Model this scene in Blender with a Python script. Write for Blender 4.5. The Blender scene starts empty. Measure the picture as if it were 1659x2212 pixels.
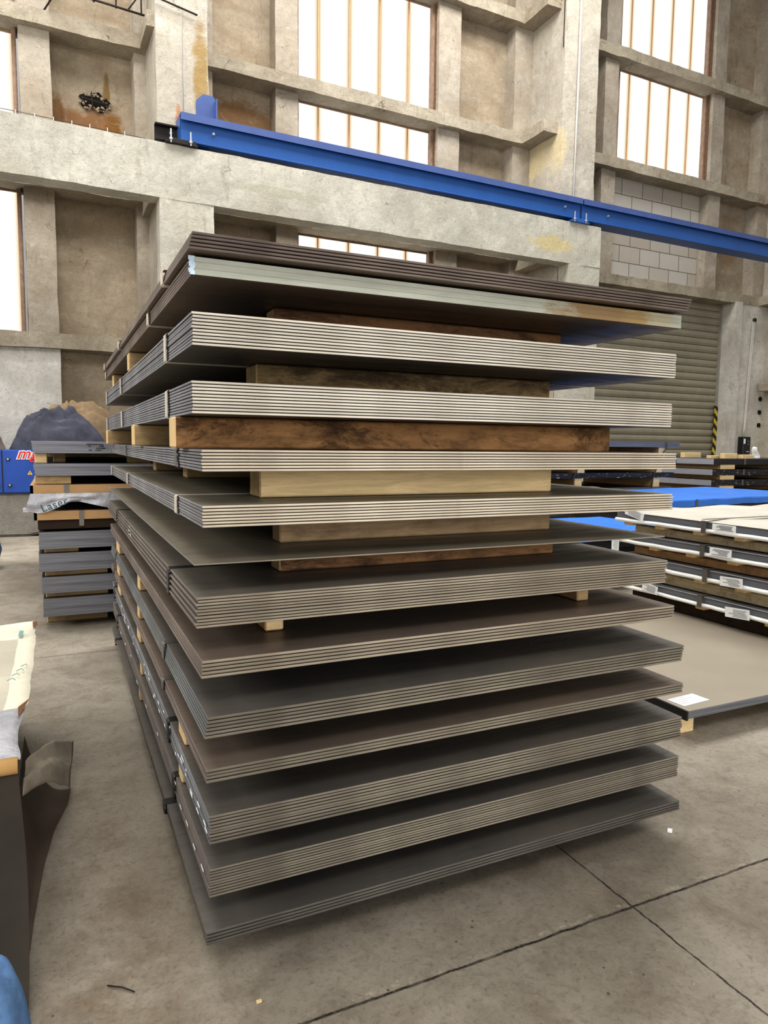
import bpy, bmesh, math, random
from mathutils import Vector, Matrix, noise
random.seed(7)
scene = bpy.context.scene
col = scene.collection
R = math.radians

# ------------------------------------------------------------------ materials
class NT:
    def __init__(self, name):
        self.m = bpy.data.materials.new(name); self.m.use_nodes = True
        self.t = self.m.node_tree; self.t.nodes.clear()
        self.out = self.n('ShaderNodeOutputMaterial')
        self.tc = self.n('ShaderNodeTexCoord')
    def n(self, typ, **kw):
        nd = self.t.nodes.new(typ)
        for k, v in kw.items(): setattr(nd, k, v)
        return nd
    def l(self, a, b): self.t.links.new(a, b)
    def co(self, scale=(1, 1, 1), loc=(0, 0, 0), src='Object'):
        mp = self.n('ShaderNodeMapping'); mp.inputs['Scale'].default_value = scale
        mp.inputs['Location'].default_value = loc
        self.l(self.tc.outputs[src], mp.inputs['Vector']); return mp.outputs[0]
    def noise(self, scale=5, detail=6, rough=.6, vec=None, dist=0):
        nd = self.n('ShaderNodeTexNoise'); nd.inputs['Scale'].default_value = scale
        nd.inputs['Detail'].default_value = detail; nd.inputs['Roughness'].default_value = rough
        nd.inputs['Distortion'].default_value = dist
        self.l(vec if vec is not None else self.tc.outputs['Object'], nd.inputs['Vector']); return nd.outputs['Fac']
    def ramp(self, fac, stops):
        nd = self.n('ShaderNodeValToRGB'); e = nd.color_ramp.elements
        while len(e) < len(stops): e.new(.5)
        for i, (p, c) in enumerate(stops):
            e[i].position = p; e[i].color = (c[0], c[1], c[2], 1) if not isinstance(c, (int, float)) else (c, c, c, 1)
        self.l(fac, nd.inputs[0]); return nd.outputs[0]
    def mix(self, fac, a, b, mode='MIX'):
        nd = self.n('ShaderNodeMix', data_type='RGBA', blend_type=mode)
        if isinstance(fac, (int, float)): nd.inputs[0].default_value = fac
        else: self.l(fac, nd.inputs[0])
        for i, v in ((6, a), (7, b)):
            if isinstance(v, tuple): nd.inputs[i].default_value = (*v, 1)
            else: self.l(v, nd.inputs[i])
        return nd.outputs[2]
    def math(self, op, a, b=None, c=None, clamp=False):
        nd = self.n('ShaderNodeMath', operation=op, use_clamp=clamp)
        for i, v in enumerate((a, b, c)):
            if v is None: continue
            if isinstance(v, (int, float)): nd.inputs[i].default_value = v
            else: self.l(v, nd.inputs[i])
        return nd.outputs[0]
    def sep(self, vec=None):
        nd = self.n('ShaderNodeSeparateXYZ'); self.l(vec if vec is not None else self.tc.outputs['Object'], nd.inputs[0]); return nd.outputs
    def bsdf(self, color, rough=.7, metal=0, bump=None, bstr=.3, bdist=.01, spec=.5, rnode=None, **kw):
        b = self.n('ShaderNodeBsdfPrincipled')
        if isinstance(color, tuple): b.inputs['Base Color'].default_value = (*color, 1)
        else: self.l(color, b.inputs['Base Color'])
        b.inputs['Roughness'].default_value = rough
        if rnode is not None: self.l(rnode, b.inputs['Roughness'])
        b.inputs['Metallic'].default_value = metal
        b.inputs['Specular IOR Level'].default_value = spec
        for k, v in kw.items(): b.inputs[k].default_value = v
        if bump is not None:
            bp = self.n('ShaderNodeBump'); bp.inputs['Strength'].default_value = bstr; bp.inputs['Distance'].default_value = bdist
            self.l(bump, bp.inputs['Height']); self.l(bp.outputs[0], b.inputs['Normal'])
        self.l(b.outputs[0], self.out.inputs[0]); return self.m

def srgb(r, g, b):
    f = lambda c: ((c / 255) / 12.92) if c / 255 <= .04045 else (((c / 255) + .055) / 1.055) ** 2.4
    return (f(r), f(g), f(b))
def sc3(c, k): return tuple(min(1, x * k) for x in c)

def concrete(name, base, stain=None, amt=.35, streak=False, blobs=(), bump=.5, dirt=(70, 58, 45)):
    """mottled cast concrete; blobs = (x, z, rx, rz, colour) of stains in object coordinates"""
    ds = lambda c, k=.10: tuple(v * (1 - k) + sum(c) / 3 * k for v in c)
    base = ds(base); stain = ds(stain) if stain else None
    t = NT(name)
    n1 = t.noise(1.3, 8, .65, dist=.4); n2 = t.noise(9, 8, .7); n3 = t.noise(60, 4, .6)
    c = t.mix(t.ramp(n1, [(.3, 0.), (.72, 1.)]), sc3(base, .72), sc3(base, 1.18))
    c = t.mix(t.math('MULTIPLY', t.ramp(n2, [(.42, 0.), (.75, 1.)]), .45), c, sc3(base, .6))
    if stain:
        ns = t.noise(1.1, 6, .6, vec=t.co((1, 1, 2.4 if streak else 1.), (3, 1, 7)), dist=.8)
        c = t.mix(t.math('MULTIPLY', t.ramp(ns, [(.42, 0.), (.66, 1.)]), amt), c, stain)
    ns = t.noise(2.2, 9, .75, vec=t.co((3., 3., .7), (9, 2, 4)))
    c = t.mix(t.math('MULTIPLY', t.ramp(ns, [(.56, 0.), (.74, 1.)]), .45), c, srgb(*dirt))
    if blobs:
        s = t.sep(); wob = t.noise(3.5, 8, .8, dist=.5)
        for (x, z, rx, rz, colr) in blobs:
            dx = t.math('DIVIDE', t.math('SUBTRACT', s[0], x), rx); dz = t.math('DIVIDE', t.math('SUBTRACT', s[2], z), rz)
            d = t.math('ADD', t.math('MULTIPLY', dx, dx), t.math('MULTIPLY', dz, dz))
            d = t.math('ADD', d, t.math('MULTIPLY', t.math('SUBTRACT', wob, .5), 3.2))
            c = t.mix(t.math('MULTIPLY', t.ramp(d, [(.35, 1.), (1.0, 0.)]), .8), c, colr)
    v = t.n('ShaderNodeTexVoronoi'); v.inputs['Scale'].default_value = 14
    t.l(t.co((1, 1, 1.3)), v.inputs['Vector'])
    pit = t.ramp(v.outputs['Distance'], [(.03, 0.), (.12, 1.)])
    gate = t.ramp(t.noise(3, 3), [(.5, 1.), (.6, 0.)])
    pit = t.math('MAXIMUM', pit, gate)
    c = t.mix(pit, sc3(base, .3), c)
    cv = t.n('ShaderNodeTexVoronoi', feature='DISTANCE_TO_EDGE'); cv.inputs['Scale'].default_value = 1.3
    nv = t.n('ShaderNodeTexNoise'); nv.inputs['Scale'].default_value = 3; nv.inputs['Detail'].default_value = 8; t.l(t.tc.outputs['Object'], nv.inputs['Vector'])
    va = t.n('ShaderNodeVectorMath', operation='MULTIPLY_ADD'); t.l(nv.outputs['Color'], va.inputs[0]); va.inputs[1].default_value = (.9, .9, .9); t.l(t.co((.7, .7, 1.6)), va.inputs[2]); t.l(va.outputs[0], cv.inputs['Vector'])
    crack = t.math('MULTIPLY', t.ramp(cv.outputs['Distance'], [(.002, 1.), (.007, 0.)]), t.ramp(t.noise(1.7, 3, vec=t.co((1, 1, 1), (7, 7, 7))), [(.58, 0.), (.64, 1.)]))
    c = t.mix(t.math('MULTIPLY', crack, .75), c, sc3(base, .25))
    wh = t.noise(4.5, 9, .8, vec=t.co((1, 1, 1.5), (2, 8, 5)), dist=.6)
    c = t.mix(t.math('MULTIPLY', t.ramp(wh, [(.56, 0.), (.68, 1.)]), .35), c, sc3(base, 1.5))
    gr = t.noise(22, 9, .85, dist=.8)
    c = t.mix(t.math('MULTIPLY', t.ramp(gr, [(.5, 0.), (.64, 1.)]), .5), c, sc3(base, .42))
    h = t.math('ADD', t.math('MULTIPLY', n2, .8), t.math('ADD', t.math('MULTIPLY', n3, .25), t.math('MULTIPLY', pit, .3)))
    h = t.math('SUBTRACT', h, t.math('MULTIPLY', crack, .8))
    return t.bsdf(c, .9, bump=h, bstr=bump, bdist=.03, spec=.25)

def wood(name, base, dark, axis='X', spots=.3):
    t = NT(name)
    sc = {'X': (1.2, 14, 14), 'Y': (14, 1.2, 14), 'Z': (14, 14, 1.2)}[axis]
    g = t.noise(3.2, 8, .6, vec=t.co(sc), dist=1.2)
    c = t.mix(t.ramp(g, [(.35, 0.), (.65, 1.)]), sc3(base, .72), base)
    fine = t.noise(14, 6, .7, vec=t.co(sc))
    c = t.mix(t.math('MULTIPLY', t.ramp(fine, [(.5, 0.), (.7, 1.)]), .4), c, sc3(base, .5))
    sp = t.noise(5, 8, .75, vec=t.co((.8, 2, 2), (random.random() * 9, 3, 1)))
    c = t.mix(t.math('MULTIPLY', t.ramp(sp, [(.55 - spots * .2, 0.), (.7, 1.)]), min(1, spots * 2)), c, dark)
    if spots > .4:
        b2 = t.noise(3.2, 9, .85, vec=t.co((.7, 2.5, 2.5), (random.random() * 9, 6, 2)), dist=.5)
        c = t.mix(t.math('MULTIPLY', t.ramp(b2, [(.50, 0.), (.60, 1.)]), .8), c, dark)
    return t.bsdf(c, .8, bump=fine, bstr=.35, bdist=.004, spec=.25)

def plain(name, c, rough=.6, metal=0, var=.25, scale=6, bump=.1, bd=.003, **kw):
    t = NT(name)
    n = t.noise(scale, 7, .65)
    cc = t.mix(t.ramp(n, [(.3, 0.), (.7, 1.)]), sc3(c, 1 - var), sc3(c, 1 + var * .6))
    return t.bsdf(cc, rough, metal, bump=n, bstr=bump, bdist=bd, **kw)

def mill(name, base, warm, rough=.42, metal=.35):
    """mill-scale face of a hot rolled sheet: cloudy, faint cross streaks, white dust specks"""
    t = NT(name)
    n1 = t.noise(1.6, 7, .6, vec=t.co((1, .8, 1)), dist=.6)
    n2 = t.noise(5, 8, .7, vec=t.co((.5, 4.5, 1), (2, 5, 0)), dist=1.)
    c = t.mix(t.ramp(n1, [(.3, 0.), (.7, 1.)]), base, warm)
    c = t.mix(t.math('MULTIPLY', t.ramp(n2, [(.47, 0.), (.7, 1.)]), .38), c, sc3(base, .38))
    n4 = t.noise(9, 9, .8, vec=t.co((.4, 5, 1), (7, 1, 3)), dist=2.)
    c = t.mix(t.math('MULTIPLY', t.ramp(n4, [(.56, 0.), (.68, 1.)]), .16), c, sc3(warm, 1.35))
    v = t.n('ShaderNodeTexVoronoi'); v.inputs['Scale'].default_value = 28
    sp = t.ramp(v.outputs['Distance'], [(.035, 1.), (.06, 0.)])
    sp = t.math('MULTIPLY', sp, t.ramp(t.noise(2.3, 3, vec=t.co((1, 1, 1), (4, 4, 4))), [(.55, 0.), (.6, 1.)]))
    c = t.mix(t.math('MULTIPLY', sp, .7), c, (.7, .68, .62))
    rn = t.ramp(n2, [(.3, rough - .08), (.7, rough + .2)])
    return t.bsdf(c, rough, metal, bump=t.noise(9, 5), bstr=.04, bdist=.004, rnode=rn)

def edge(name, base, dark, dk=.35, rough=.6, metal=.2, rust=None):
    """sheared or rolled sheet edge: brightness drifts along the length, each sheet a little different"""
    t = NT(name)
    n = t.noise(4, 9, .7, vec=t.co((1, 1, 30)), dist=.3)
    c = t.mix(t.ramp(n, [(.3, 0.), (.65, 1.)]), dark, base)
    big = t.noise(1.7, 4, .5, vec=t.co((1, 1, .1), (5, 2, 1), 'Object'))
    c = t.mix(t.math('MULTIPLY', t.ramp(big, [(.48, 0.), (.68, 1.)]), dk), c, dark)
    if rust:
        r = t.noise(9, 9, .85, vec=t.co((.7, .7, 6), (1, 2, 3)))
        c = t.mix(t.math('MULTIPLY', t.ramp(r, [(.56, 0.), (.66, 1.)]), .6), c, rust)
    oi = t.n('ShaderNodeObjectInfo')
    k = t.math('ADD', t.math('MULTIPLY', oi.outputs['Random'], .3), .82)
    cm = t.n('ShaderNodeCombineXYZ')
    for i in range(3): t.l(k, cm.inputs[i])
    c = t.mix(1., c, cm.outputs[0], 'MULTIPLY')
    fine = t.noise(120, 3, .6, vec=t.co((1, 1, 3)))
    return t.bsdf(c, rough, metal, bump=fine, bstr=.25, bdist=.0015)

def layered(name, base, dark, scale=260, scratches=0):
    """side of a tight bundle of thin sheets: fine horizontal lines"""
    t = NT(name)
    n = t.noise(1, 3, .7, vec=t.co((1.2, 1.2, scale)))
    c = t.mix(t.ramp(n, [(.35, 0.), (.6, 1.)]), dark, base)
    n2 = t.noise(1.2, 6, .6)
    c = t.mix(t.math('MULTIPLY', t.ramp(n2, [(.4, 0.), (.7, 1.)]), .4), c, dark)
    if scratches:
        r = t.noise(10, 3, .5, vec=t.co((1, 1, 12)))
        c = t.mix(t.ramp(r, [(.63, 0.), (.66, scratches)]), c, (.75, .75, .72))
    return t.bsdf(c, .5, .3, bump=n, bstr=.3, bdist=.002)

M = {}
M['con_frame'] = concrete('concrete_frame', srgb(194, 190, 176), srgb(168, 160, 140), .4, blobs=[(8.6, 4.95, .55, .16, srgb(196, 180, 130)), (3.4, 5.0, .9, .08, srgb(170, 166, 150))])
M['con_post'] = concrete('concrete_post', srgb(178, 168, 152), srgb(146, 128, 104), .45)
M['con_ledge'] = concrete('concrete_ledge', srgb(176, 166, 146), srgb(130, 114, 92), .5, bump=.8)
M['con_panel'] = concrete('concrete_panel', srgb(172, 158, 136), srgb(134, 112, 84), .5, True, blobs=[
    (.95, 6.1, .55, .25, srgb(126, 84, 44)), (1.25, 5.9, .17, .55, srgb(120, 84, 30)), (.45, 6.0, .12, .5, srgb(110, 76, 40)), (1.15, 6.62, .06, .3, srgb(120, 92, 40)),
    (3.3, 6.5, .8, .5, srgb(128, 92, 54)), (15.3, 6.2, .5, .6, srgb(140, 118, 92))])
M['con_pil'] = concrete('concrete_pilaster', srgb(188, 180, 165), srgb(172, 160, 140), .35, blobs=[
    (2.33, 6.6, .13, .75, srgb(146, 116, 50)), (2.0, 5.8, .05, .35, srgb(170, 110, 60)), (8.9, 6.9, .3, .5, srgb(206, 190, 150))], bump=.6)
M['con_low'] = concrete('concrete_low_wall', srgb(216, 212, 202), srgb(170, 158, 136), .35)
M['con_block'] = concrete('concrete_kerb_block', srgb(150, 146, 136), srgb(112, 106, 96), .45)

def floor_mat():
    t = NT('floor_concrete')
    n1 = t.noise(.8, 9, .65, dist=.5); n2 = t.noise(6, 9, .75, dist=.4); n3 = t.noise(30, 6, .7)
    a, b = srgb(124, 116, 103), srgb(168, 160, 146)
    c = t.mix(t.ramp(n1, [(.34, 0.), (.66, 1.)]), a, b)
    c = t.mix(t.math('MULTIPLY', t.ramp(n2, [(.46, 0.), (.7, 1.)]), .5), c, srgb(92, 80, 64))
    c = t.mix(t.math('MULTIPLY', t.ramp(t.noise(2.3, 8, .8, vec=t.co((1, 1, 1), (8, 3, 2))), [(.55, 0.), (.72, 1.)]), .4), c, srgb(170, 160, 142))
    v = t.n('ShaderNodeTexVoronoi'); v.inputs['Scale'].default_value = 22; t.l(t.tc.outputs['Object'], v.inputs['Vector'])
    sp = t.math('MULTIPLY', t.ramp(v.outputs['Distance'], [(.05, 1.), (.1, 0.)]), t.ramp(t.noise(4, 2, vec=t.co((1, 1, 1), (1, 7, 2))), [(.52, 0.), (.58, 1.)]))
    c = t.mix(t.math('MULTIPLY', sp, .75), c, srgb(50, 42, 34))
    # brown traffic dirt in the aisle to the left of the stack
    s = t.sep()
    near = t.ramp(s[1], [(.0, 1.), (1., 1.)]) if False else t.math('SUBTRACT', 1., t.math('DIVIDE', t.math('SUBTRACT', s[1], 1.6), 1.6, clamp=True), clamp=True)
    aisle = t.math('MULTIPLY', near, t.math('MULTIPLY', t.ramp(t.math('ABSOLUTE', t.math('SUBTRACT', s[0], .12)), [(.05, 1.), (.34, 0.)]), t.ramp(t.noise(3, 9, .8, vec=t.co((1, 1, 1), (3, 3, 0))), [(.38, 0.), (.62, 1.)])))
    c = t.mix(t.math('MULTIPLY', aisle, .75), c, srgb(104, 86, 64))
    # control joints of the slab
    wob = t.math('MULTIPLY', t.math('SUBTRACT', t.noise(9, 9, .8), .5), .022)
    def joint(axis, pos, w):
        d = t.math('ABSOLUTE', t.math('SUBTRACT', t.math('ADD', s[axis], wob), pos))
        return t.ramp(t.math('DIVIDE', d, w), [(.35, 1.), (1., 0.)])
    j = None
    for ax, p, w in ((1, 1.338, .0055), (1, 4.415, .005), (1, 7.49, .006), (0, 1.392, .004), (0, 4.47, .005)):
        q = joint(ax, p, w); j = q if j is None else t.math('MAXIMUM', j, q)
    jn = t.ramp(t.noise(16, 6, .8), [(.3, .35), (.55, 1.)])
    c = t.mix(t.math('MULTIPLY', j, jn), c, srgb(38, 33, 28))
    # pale chipped rim beside the joints
    c = t.mix(t.math('MULTIPLY', t.math('MULTIPLY', t.ramp(t.math('DIVIDE', t.math('ABSOLUTE', t.math('SUBTRACT', t.math('ADD', s[1], wob), 1.352)), .012), [(.2, 1.), (1., 0.)]), t.ramp(t.noise(24, 6, .8), [(.52, 0.), (.6, 1.)])), .7), c, srgb(180, 170, 150))
    scr = t.noise(7, 8, .75, vec=t.co((1.2, 9, 1), (5, 5, 5)), dist=2.)
    c = t.mix(t.math('MULTIPLY', t.ramp(scr, [(.6, 0.), (.66, 1.)]), .28), c, srgb(70, 60, 48))
    gr = t.noise(60, 7, .8, dist=.6)
    c = t.mix(t.math('MULTIPLY', t.ramp(gr, [(.5, 0.), (.68, 1.)]), .5), c, srgb(84, 74, 60))
    vv = t.n('ShaderNodeTexVoronoi'); vv.inputs['Scale'].default_value = 45; t.l(t.co((1, 1, 1), (3, 3, 0)), vv.inputs['Vector'])
    wsp = t.math('MULTIPLY', t.ramp(vv.outputs['Distance'], [(.05, 1.), (.09, 0.)]), t.ramp(t.noise(5, 3, vec=t.co((1, 1, 1), (9, 9, 9))), [(.6, 0.), (.64, 1.)]))
    c = t.mix(t.math('MULTIPLY', wsp, .8), c, srgb(214, 206, 190))
    h = t.math('SUBTRACT', t.math('ADD', t.math('MULTIPLY', n2, .6), t.math('MULTIPLY', n3, .3)), t.math('MULTIPLY', j, 1.2))
    return t.bsdf(c, .72, bump=h, bstr=.4, bdist=.012, spec=.35, rnode=t.ramp(n2, [(.3, .6), (.7, .9)]))
M['floor'] = floor_mat()

def window_mat(name, u0, pitch, strength):
    t = NT(name); s = t.sep()
    f = t.math('FRACT', t.math('DIVIDE', t.math('SUBTRACT', s[0], u0), pitch))
    d = t.math('MINIMUM', f, t.math('SUBTRACT', 1., f))
    e = t.ramp(d, [(.0, (.42, .27, .15)), (.04, (.68, .52, .36)), (.10, (.9, .82, .70)), (.26, (1., .985, .96))])
    fine = t.ramp(t.noise(1, 2, .5, vec=t.co((90, 1, .3))), [(.35, .9), (.65, 1.)])
    e = t.mix(1., e, fine, 'MULTIPLY')
    em = t.n('ShaderNodeEmission'); em.inputs[1].default_value = strength
    t.l(e, em.inputs[0]); t.l(em.outputs[0], t.out.inputs[0]); return t.m
M['win'] = window_mat('polycarbonate_daylit', 4.61, .59, 1.0)
M['win3'] = window_mat('polycarbonate_daylit_right', 11.83, .61, .93)
M['rib'] = plain('window_joint_strip', srgb(196, 150, 100), .5, bump=0)
M['winframe'] = plain('window_frame_brown', srgb(150, 126, 106), .7, var=.3, scale=14)
M['foam'] = plain('crumbling_joint_foam', srgb(120, 92, 72), .9, var=.6, scale=30, bump=.8, bd=.01)

M['mill_a'] = mill('mill_scale_grey', srgb(110, 106, 100), srgb(142, 134, 122))
M['mill_b'] = mill('mill_scale_dark', srgb(94, 91, 88), srgb(124, 117, 108))
M['mill_c'] = mill('mill_scale_olive', srgb(120, 115, 103), srgb(152, 143, 127))
M['mill_d'] = mill('mill_scale_brown', srgb(110, 100, 92), srgb(140, 124, 110))
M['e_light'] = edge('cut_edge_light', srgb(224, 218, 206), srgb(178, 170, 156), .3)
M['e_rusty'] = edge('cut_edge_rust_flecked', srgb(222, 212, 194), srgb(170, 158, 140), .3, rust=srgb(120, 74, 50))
M['e_mid'] = edge('cut_edge_part_shade', srgb(176, 166, 148), srgb(122, 112, 98), .45)  # darker edge copy for mid-stack bundles, mostly their dimmer light painted in
M['e_shade'] = edge('cut_edge_shade', srgb(152, 144, 128), srgb(92, 86, 76), .5)  # darkest edge copy, mostly the shade on the lower bundles put into colour
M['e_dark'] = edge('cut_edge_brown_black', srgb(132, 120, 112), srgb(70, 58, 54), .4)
M['s_blue'] = edge('rolled_side_blue_grey', srgb(150, 152, 158), srgb(98, 98, 104), .4)
M['s_dark'] = edge('rolled_side_brown', srgb(136, 124, 116), srgb(72, 62, 58), .4)
M['s_teal'] = edge('rolled_side_teal_grey', srgb(132, 138, 142), srgb(88, 92, 95), .3, rust=srgb(160, 168, 172))
M['s_mauve'] = edge('rolled_side_mauve', srgb(138, 126, 120), srgb(90, 80, 78), .35)
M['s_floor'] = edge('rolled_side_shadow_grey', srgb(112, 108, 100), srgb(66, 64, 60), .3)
M['strap_light'] = plain('steel_strap_pale', srgb(206, 198, 182), .5, .2, .15)
M['strap_dark'] = plain('steel_strap_dark', srgb(60, 60, 62), .45, .5, .2)
M['strap_mid'] = plain('steel_strap_grey', srgb(120, 116, 110), .4, .5, .25)
M['chalk'] = plain('white_paint_mark', srgb(226, 230, 236), .8, var=.2)

M['w_light'] = wood('pine_light', srgb(238, 212, 164), srgb(196, 156, 110), spots=.08)
M['w_mid'] = wood('pine_weathered', srgb(200, 174, 132), srgb(96, 74, 54), spots=.28)
M['w_dark'] = wood('timber_old_brown', srgb(150, 114, 80), srgb(58, 42, 32), spots=.45)
M['w_orange'] = wood('timber_orange_brown', srgb(178, 136, 92), srgb(60, 42, 30), spots=.45)
M['w_mould'] = wood('timber_mouldy', srgb(150, 128, 92), srgb(62, 50, 38), spots=.45)
M['w_grey'] = wood('timber_grey', srgb(172, 148, 116), srgb(84, 68, 52), spots=.3)
M['w_lightY'] = wood('pine_light_lengthwise', srgb(196, 160, 112), srgb(120, 90, 60), 'Y', .2)
M['w_brownY'] = wood('timber_brown_lengthwise', srgb(188, 150, 110), srgb(78, 60, 44), 'Y', .3)
M['w_greyY'] = wood('timber_grey_lengthwise', srgb(206, 190, 158), srgb(94, 80, 62), 'Y', .3)
M['w_shadeY'] = wood('timber_shade_lengthwise', srgb(60, 46, 36), srgb(24, 18, 14), 'Y', .4)  # shadow of the gap under the lowest white pack, painted as black wood
M['w_end'] = wood('timber_end_grain', srgb(226, 196, 146), srgb(180, 140, 90), 'Z', .1)

def stained_strip():
    t = NT('galvanised_edge_stained'); s = t.sep()
    base = t.mix(t.ramp(t.noise(3, 8, .7, vec=t.co((1, 1, 8))), [(.3, 0.), (.7, 1.)]), srgb(150, 154, 142), srgb(186, 188, 176))
    dx = t.math('DIVIDE', t.math('SUBTRACT', s[0], 1.17), .2)
    d = t.math('ADD', t.math('MULTIPLY', dx, dx), t.math('MULTIPLY', t.math('SUBTRACT', t.noise(8, 8, .7, vec=t.co((1, 1, 2))), .5), 3))
    base = t.mix(t.math('MULTIPLY', t.ramp(d, [(.3, 1.), (1.1, 0.)]), .85), base, srgb(136, 104, 52))
    dx = t.math('DIVIDE', t.math('SUBTRACT', s[0], 1.36), .12)
    base = t.mix(t.math('MULTIPLY', t.ramp(t.math('MULTIPLY', dx, dx), [(.3, 1.), (1.1, 0.)]), .45), base, srgb(166, 146, 96))
    z = t.math('FRACT', t.math('MULTIPLY', s[2], 70.))
    ln = t.ramp(z, [(.06, 1.), (.12, 0.)])
    base = t.mix(t.math('MULTIPLY', ln, .45), base, srgb(70, 70, 62))
    return t.bsdf(base, .55, .1, bump=t.noise(60, 4), bstr=.3, bdist=.001)
M['strip'] = stained_strip()
M['tape_blue'] = plain('pale_blue_tape', srgb(196, 220, 240), .35, var=.3, scale=40)

M['blue_steel'] = plain('blue_paint', srgb(42, 90, 158), .38, var=.1, scale=3, bump=.02)
M['blue_flange'] = plain('blue_paint_worn', srgb(70, 90, 142), .45, var=.12, scale=4)
M['zinc'] = plain('zinc_bolt', srgb(200, 204, 206), .35, .7, .15)
M['black_steel'] = plain('black_steel', srgb(46, 40, 38), .5, .4, .25)
M['rebar'] = plain('rusty_rebar', srgb(62, 52, 48), .7, .3, .3, 20)
M['pipe'] = plain('white_conduit', srgb(214, 210, 200), .5, var=.1)
M['aac'] = None
def aac():
    t = NT('aerated_block_wall')
    br = t.n('ShaderNodeTexBrick'); br.offset = .5
    mp = t.n('ShaderNodeMapping'); mp.inputs['Rotation'].default_value = (R(-90), 0, 0); mp.inputs['Location'].default_value = (.05, .04, 0)
    t.l(t.tc.outputs['Object'], mp.inputs['Vector']); t.l(mp.outputs[0], br.inputs['Vector'])
    br.inputs['Scale'].default_value = 1; br.inputs['Mortar Size'].default_value = .008; br.inputs['Mortar Smooth'].default_value = .2
    br.inputs['Brick Width'].default_value = .62; br.inputs['Row Height'].default_value = .36
    br.inputs['Color1'].default_value = (*srgb(192, 188, 180), 1); br.inputs['Color2'].default_value = (*srgb(180, 172, 160), 1)
    br.inputs['Mortar'].default_value = (*srgb(70, 60, 52), 1)
    c = t.mix(t.math('MULTIPLY', t.noise(5, 8, .7), .35), br.outputs[0], srgb(150, 140, 124))
    return t.bsdf(c, .9, bump=br.outputs['Fac'], bstr=-.4 if False else .3, bdist=-.01)
M['aac'] = aac()
M['door'] = plain('roller_door_paint', srgb(150, 144, 126), .5, var=.16, scale=2.2, bump=.05)
M['jamb'] = plain('door_jamb', srgb(150, 147, 138), .6, var=.12)
def hazard():
    t = NT('hazard_tape'); s = t.sep()
    f = t.math('FRACT', t.math('MULTIPLY', t.math('ADD', s[2], s[0]), 4.2))
    return t.bsdf(t.ramp(f, [(.49, srgb(196, 172, 60)), (.51, srgb(34, 32, 30))]), .5)
M['hazard'] = hazard()
M['black_plastic'] = plain('black_plastic', srgb(34, 34, 36), .4, var=.15)
M['machine'] = plain('machine_blue_paint', srgb(30, 78, 168), .42, var=.25, scale=1.3)
M['machine_dark'] = plain('machine_seam', srgb(22, 26, 44), .6)
M['red'] = plain('red_letter_paint', srgb(224, 48, 40), .5, var=.08)
M['white'] = plain('white_paint', srgb(238, 236, 230), .5, var=.05)
M['yellow'] = plain('yellow_sign', srgb(240, 200, 50), .5, var=.05)
M['cloth_navy'] = plain('navy_work_cloth', srgb(70, 71, 84), .9, var=.45, scale=5, bump=.5, bd=.01)
M['cloth_black'] = plain('black_cloth', srgb(38, 36, 38), .9, var=.4, scale=4, bump=.4, bd=.01)
M['cloth_brown'] = plain('brown_cloth', srgb(138, 118, 92), .9, var=.35, scale=4, bump=.5, bd=.01)
M['cloth_grey'] = plain('grey_cloth', srgb(110, 98, 92), .9, var=.4, scale=6, bump=.5, bd=.01)
M['plastic_clear'] = plain('cloudy_plastic_bag', srgb(150, 132, 110), .25, var=.5, scale=14, bump=.8, bd=.01, Alpha=.85)
M['denim'] = plain('pale_denim', srgb(96, 130, 172), .95, var=.22, scale=50, bump=.5, bd=.002)
M['tarp_blue'] = plain('blue_tarpaulin', srgb(64, 128, 220), .4, var=.14, scale=3, bump=.25, bd=.02)
M['tarp_navy'] = plain('blue_wrapping_dark', srgb(58, 84, 140), .5, var=.3, scale=5, bump=.4, bd=.01)
M['cardboard'] = plain('cardboard', srgb(198, 160, 116), .8, var=.12, scale=5)
M['cardboard_dark'] = plain('cardboard_shaded', srgb(60, 46, 36), .9, var=.25)
M['foil'] = plain('silver_foil_film', srgb(182, 182, 188), .32, .3, .35, 9, .8, .012)
M['paper_white'] = plain('creased_white_paper', srgb(216, 210, 190), .7, var=.14, scale=5, bump=.6, bd=.01)
M['paper_grey'] = plain('dusty_wrapping_paper', srgb(184, 178, 160), .75, var=.25, scale=2.5, bump=.6, bd=.01)
M['paper_shade'] = plain('woven_wrapping_inside', srgb(88, 76, 64), .85, var=.25, scale=5, bump=.5, bd=.008)
M['paper_flap'] = plain('woven_wrapping_light', srgb(160, 150, 134), .85, var=.3, scale=7, bump=.6, bd=.008)
M['kraft'] = plain('kraft_paper_edge', srgb(206, 164, 108), .8, var=.1, scale=10)
M['kraft_dark'] = plain('kraft_inside', srgb(112, 74, 42), .85, var=.15)
M['wrap_dark'] = plain('dark_wrapping_side', srgb(56, 50, 42), .85, var=.35, scale=2.5, bump=.4, bd=.01)
M['teal_print'] = plain('teal_print', srgb(52, 104, 104), .6, var=.1)
M['teal_pale'] = plain('pale_teal_print', srgb(120, 158, 160), .6, var=.2, scale=20)
M['ink'] = plain('ink', srgb(60, 60, 66), .7, var=.1)
M['label'] = plain('paper_label', srgb(236, 238, 238), .6, var=.05)
M['film_white'] = plain('white_film', srgb(240, 240, 236), .35, var=.08, scale=8, bump=.6, bd=.01)
M['pack_top'] = plain('cream_film_top', srgb(208, 203, 190), .4, var=.12, scale=3, bump=.5, bd=.02)
M['lay_mid'] = layered('thin_sheets_grey', srgb(150, 152, 160), srgb(112, 112, 120), 130)
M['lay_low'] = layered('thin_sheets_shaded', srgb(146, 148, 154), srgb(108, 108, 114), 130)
M['lay_pack'] = layered('thin_sheets_slate', srgb(134, 138, 144), srgb(96, 98, 106), 260)
M['lay_black'] = layered('thin_sheets_black', srgb(58, 56, 60), srgb(30, 28, 32), 200, .8)
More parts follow.
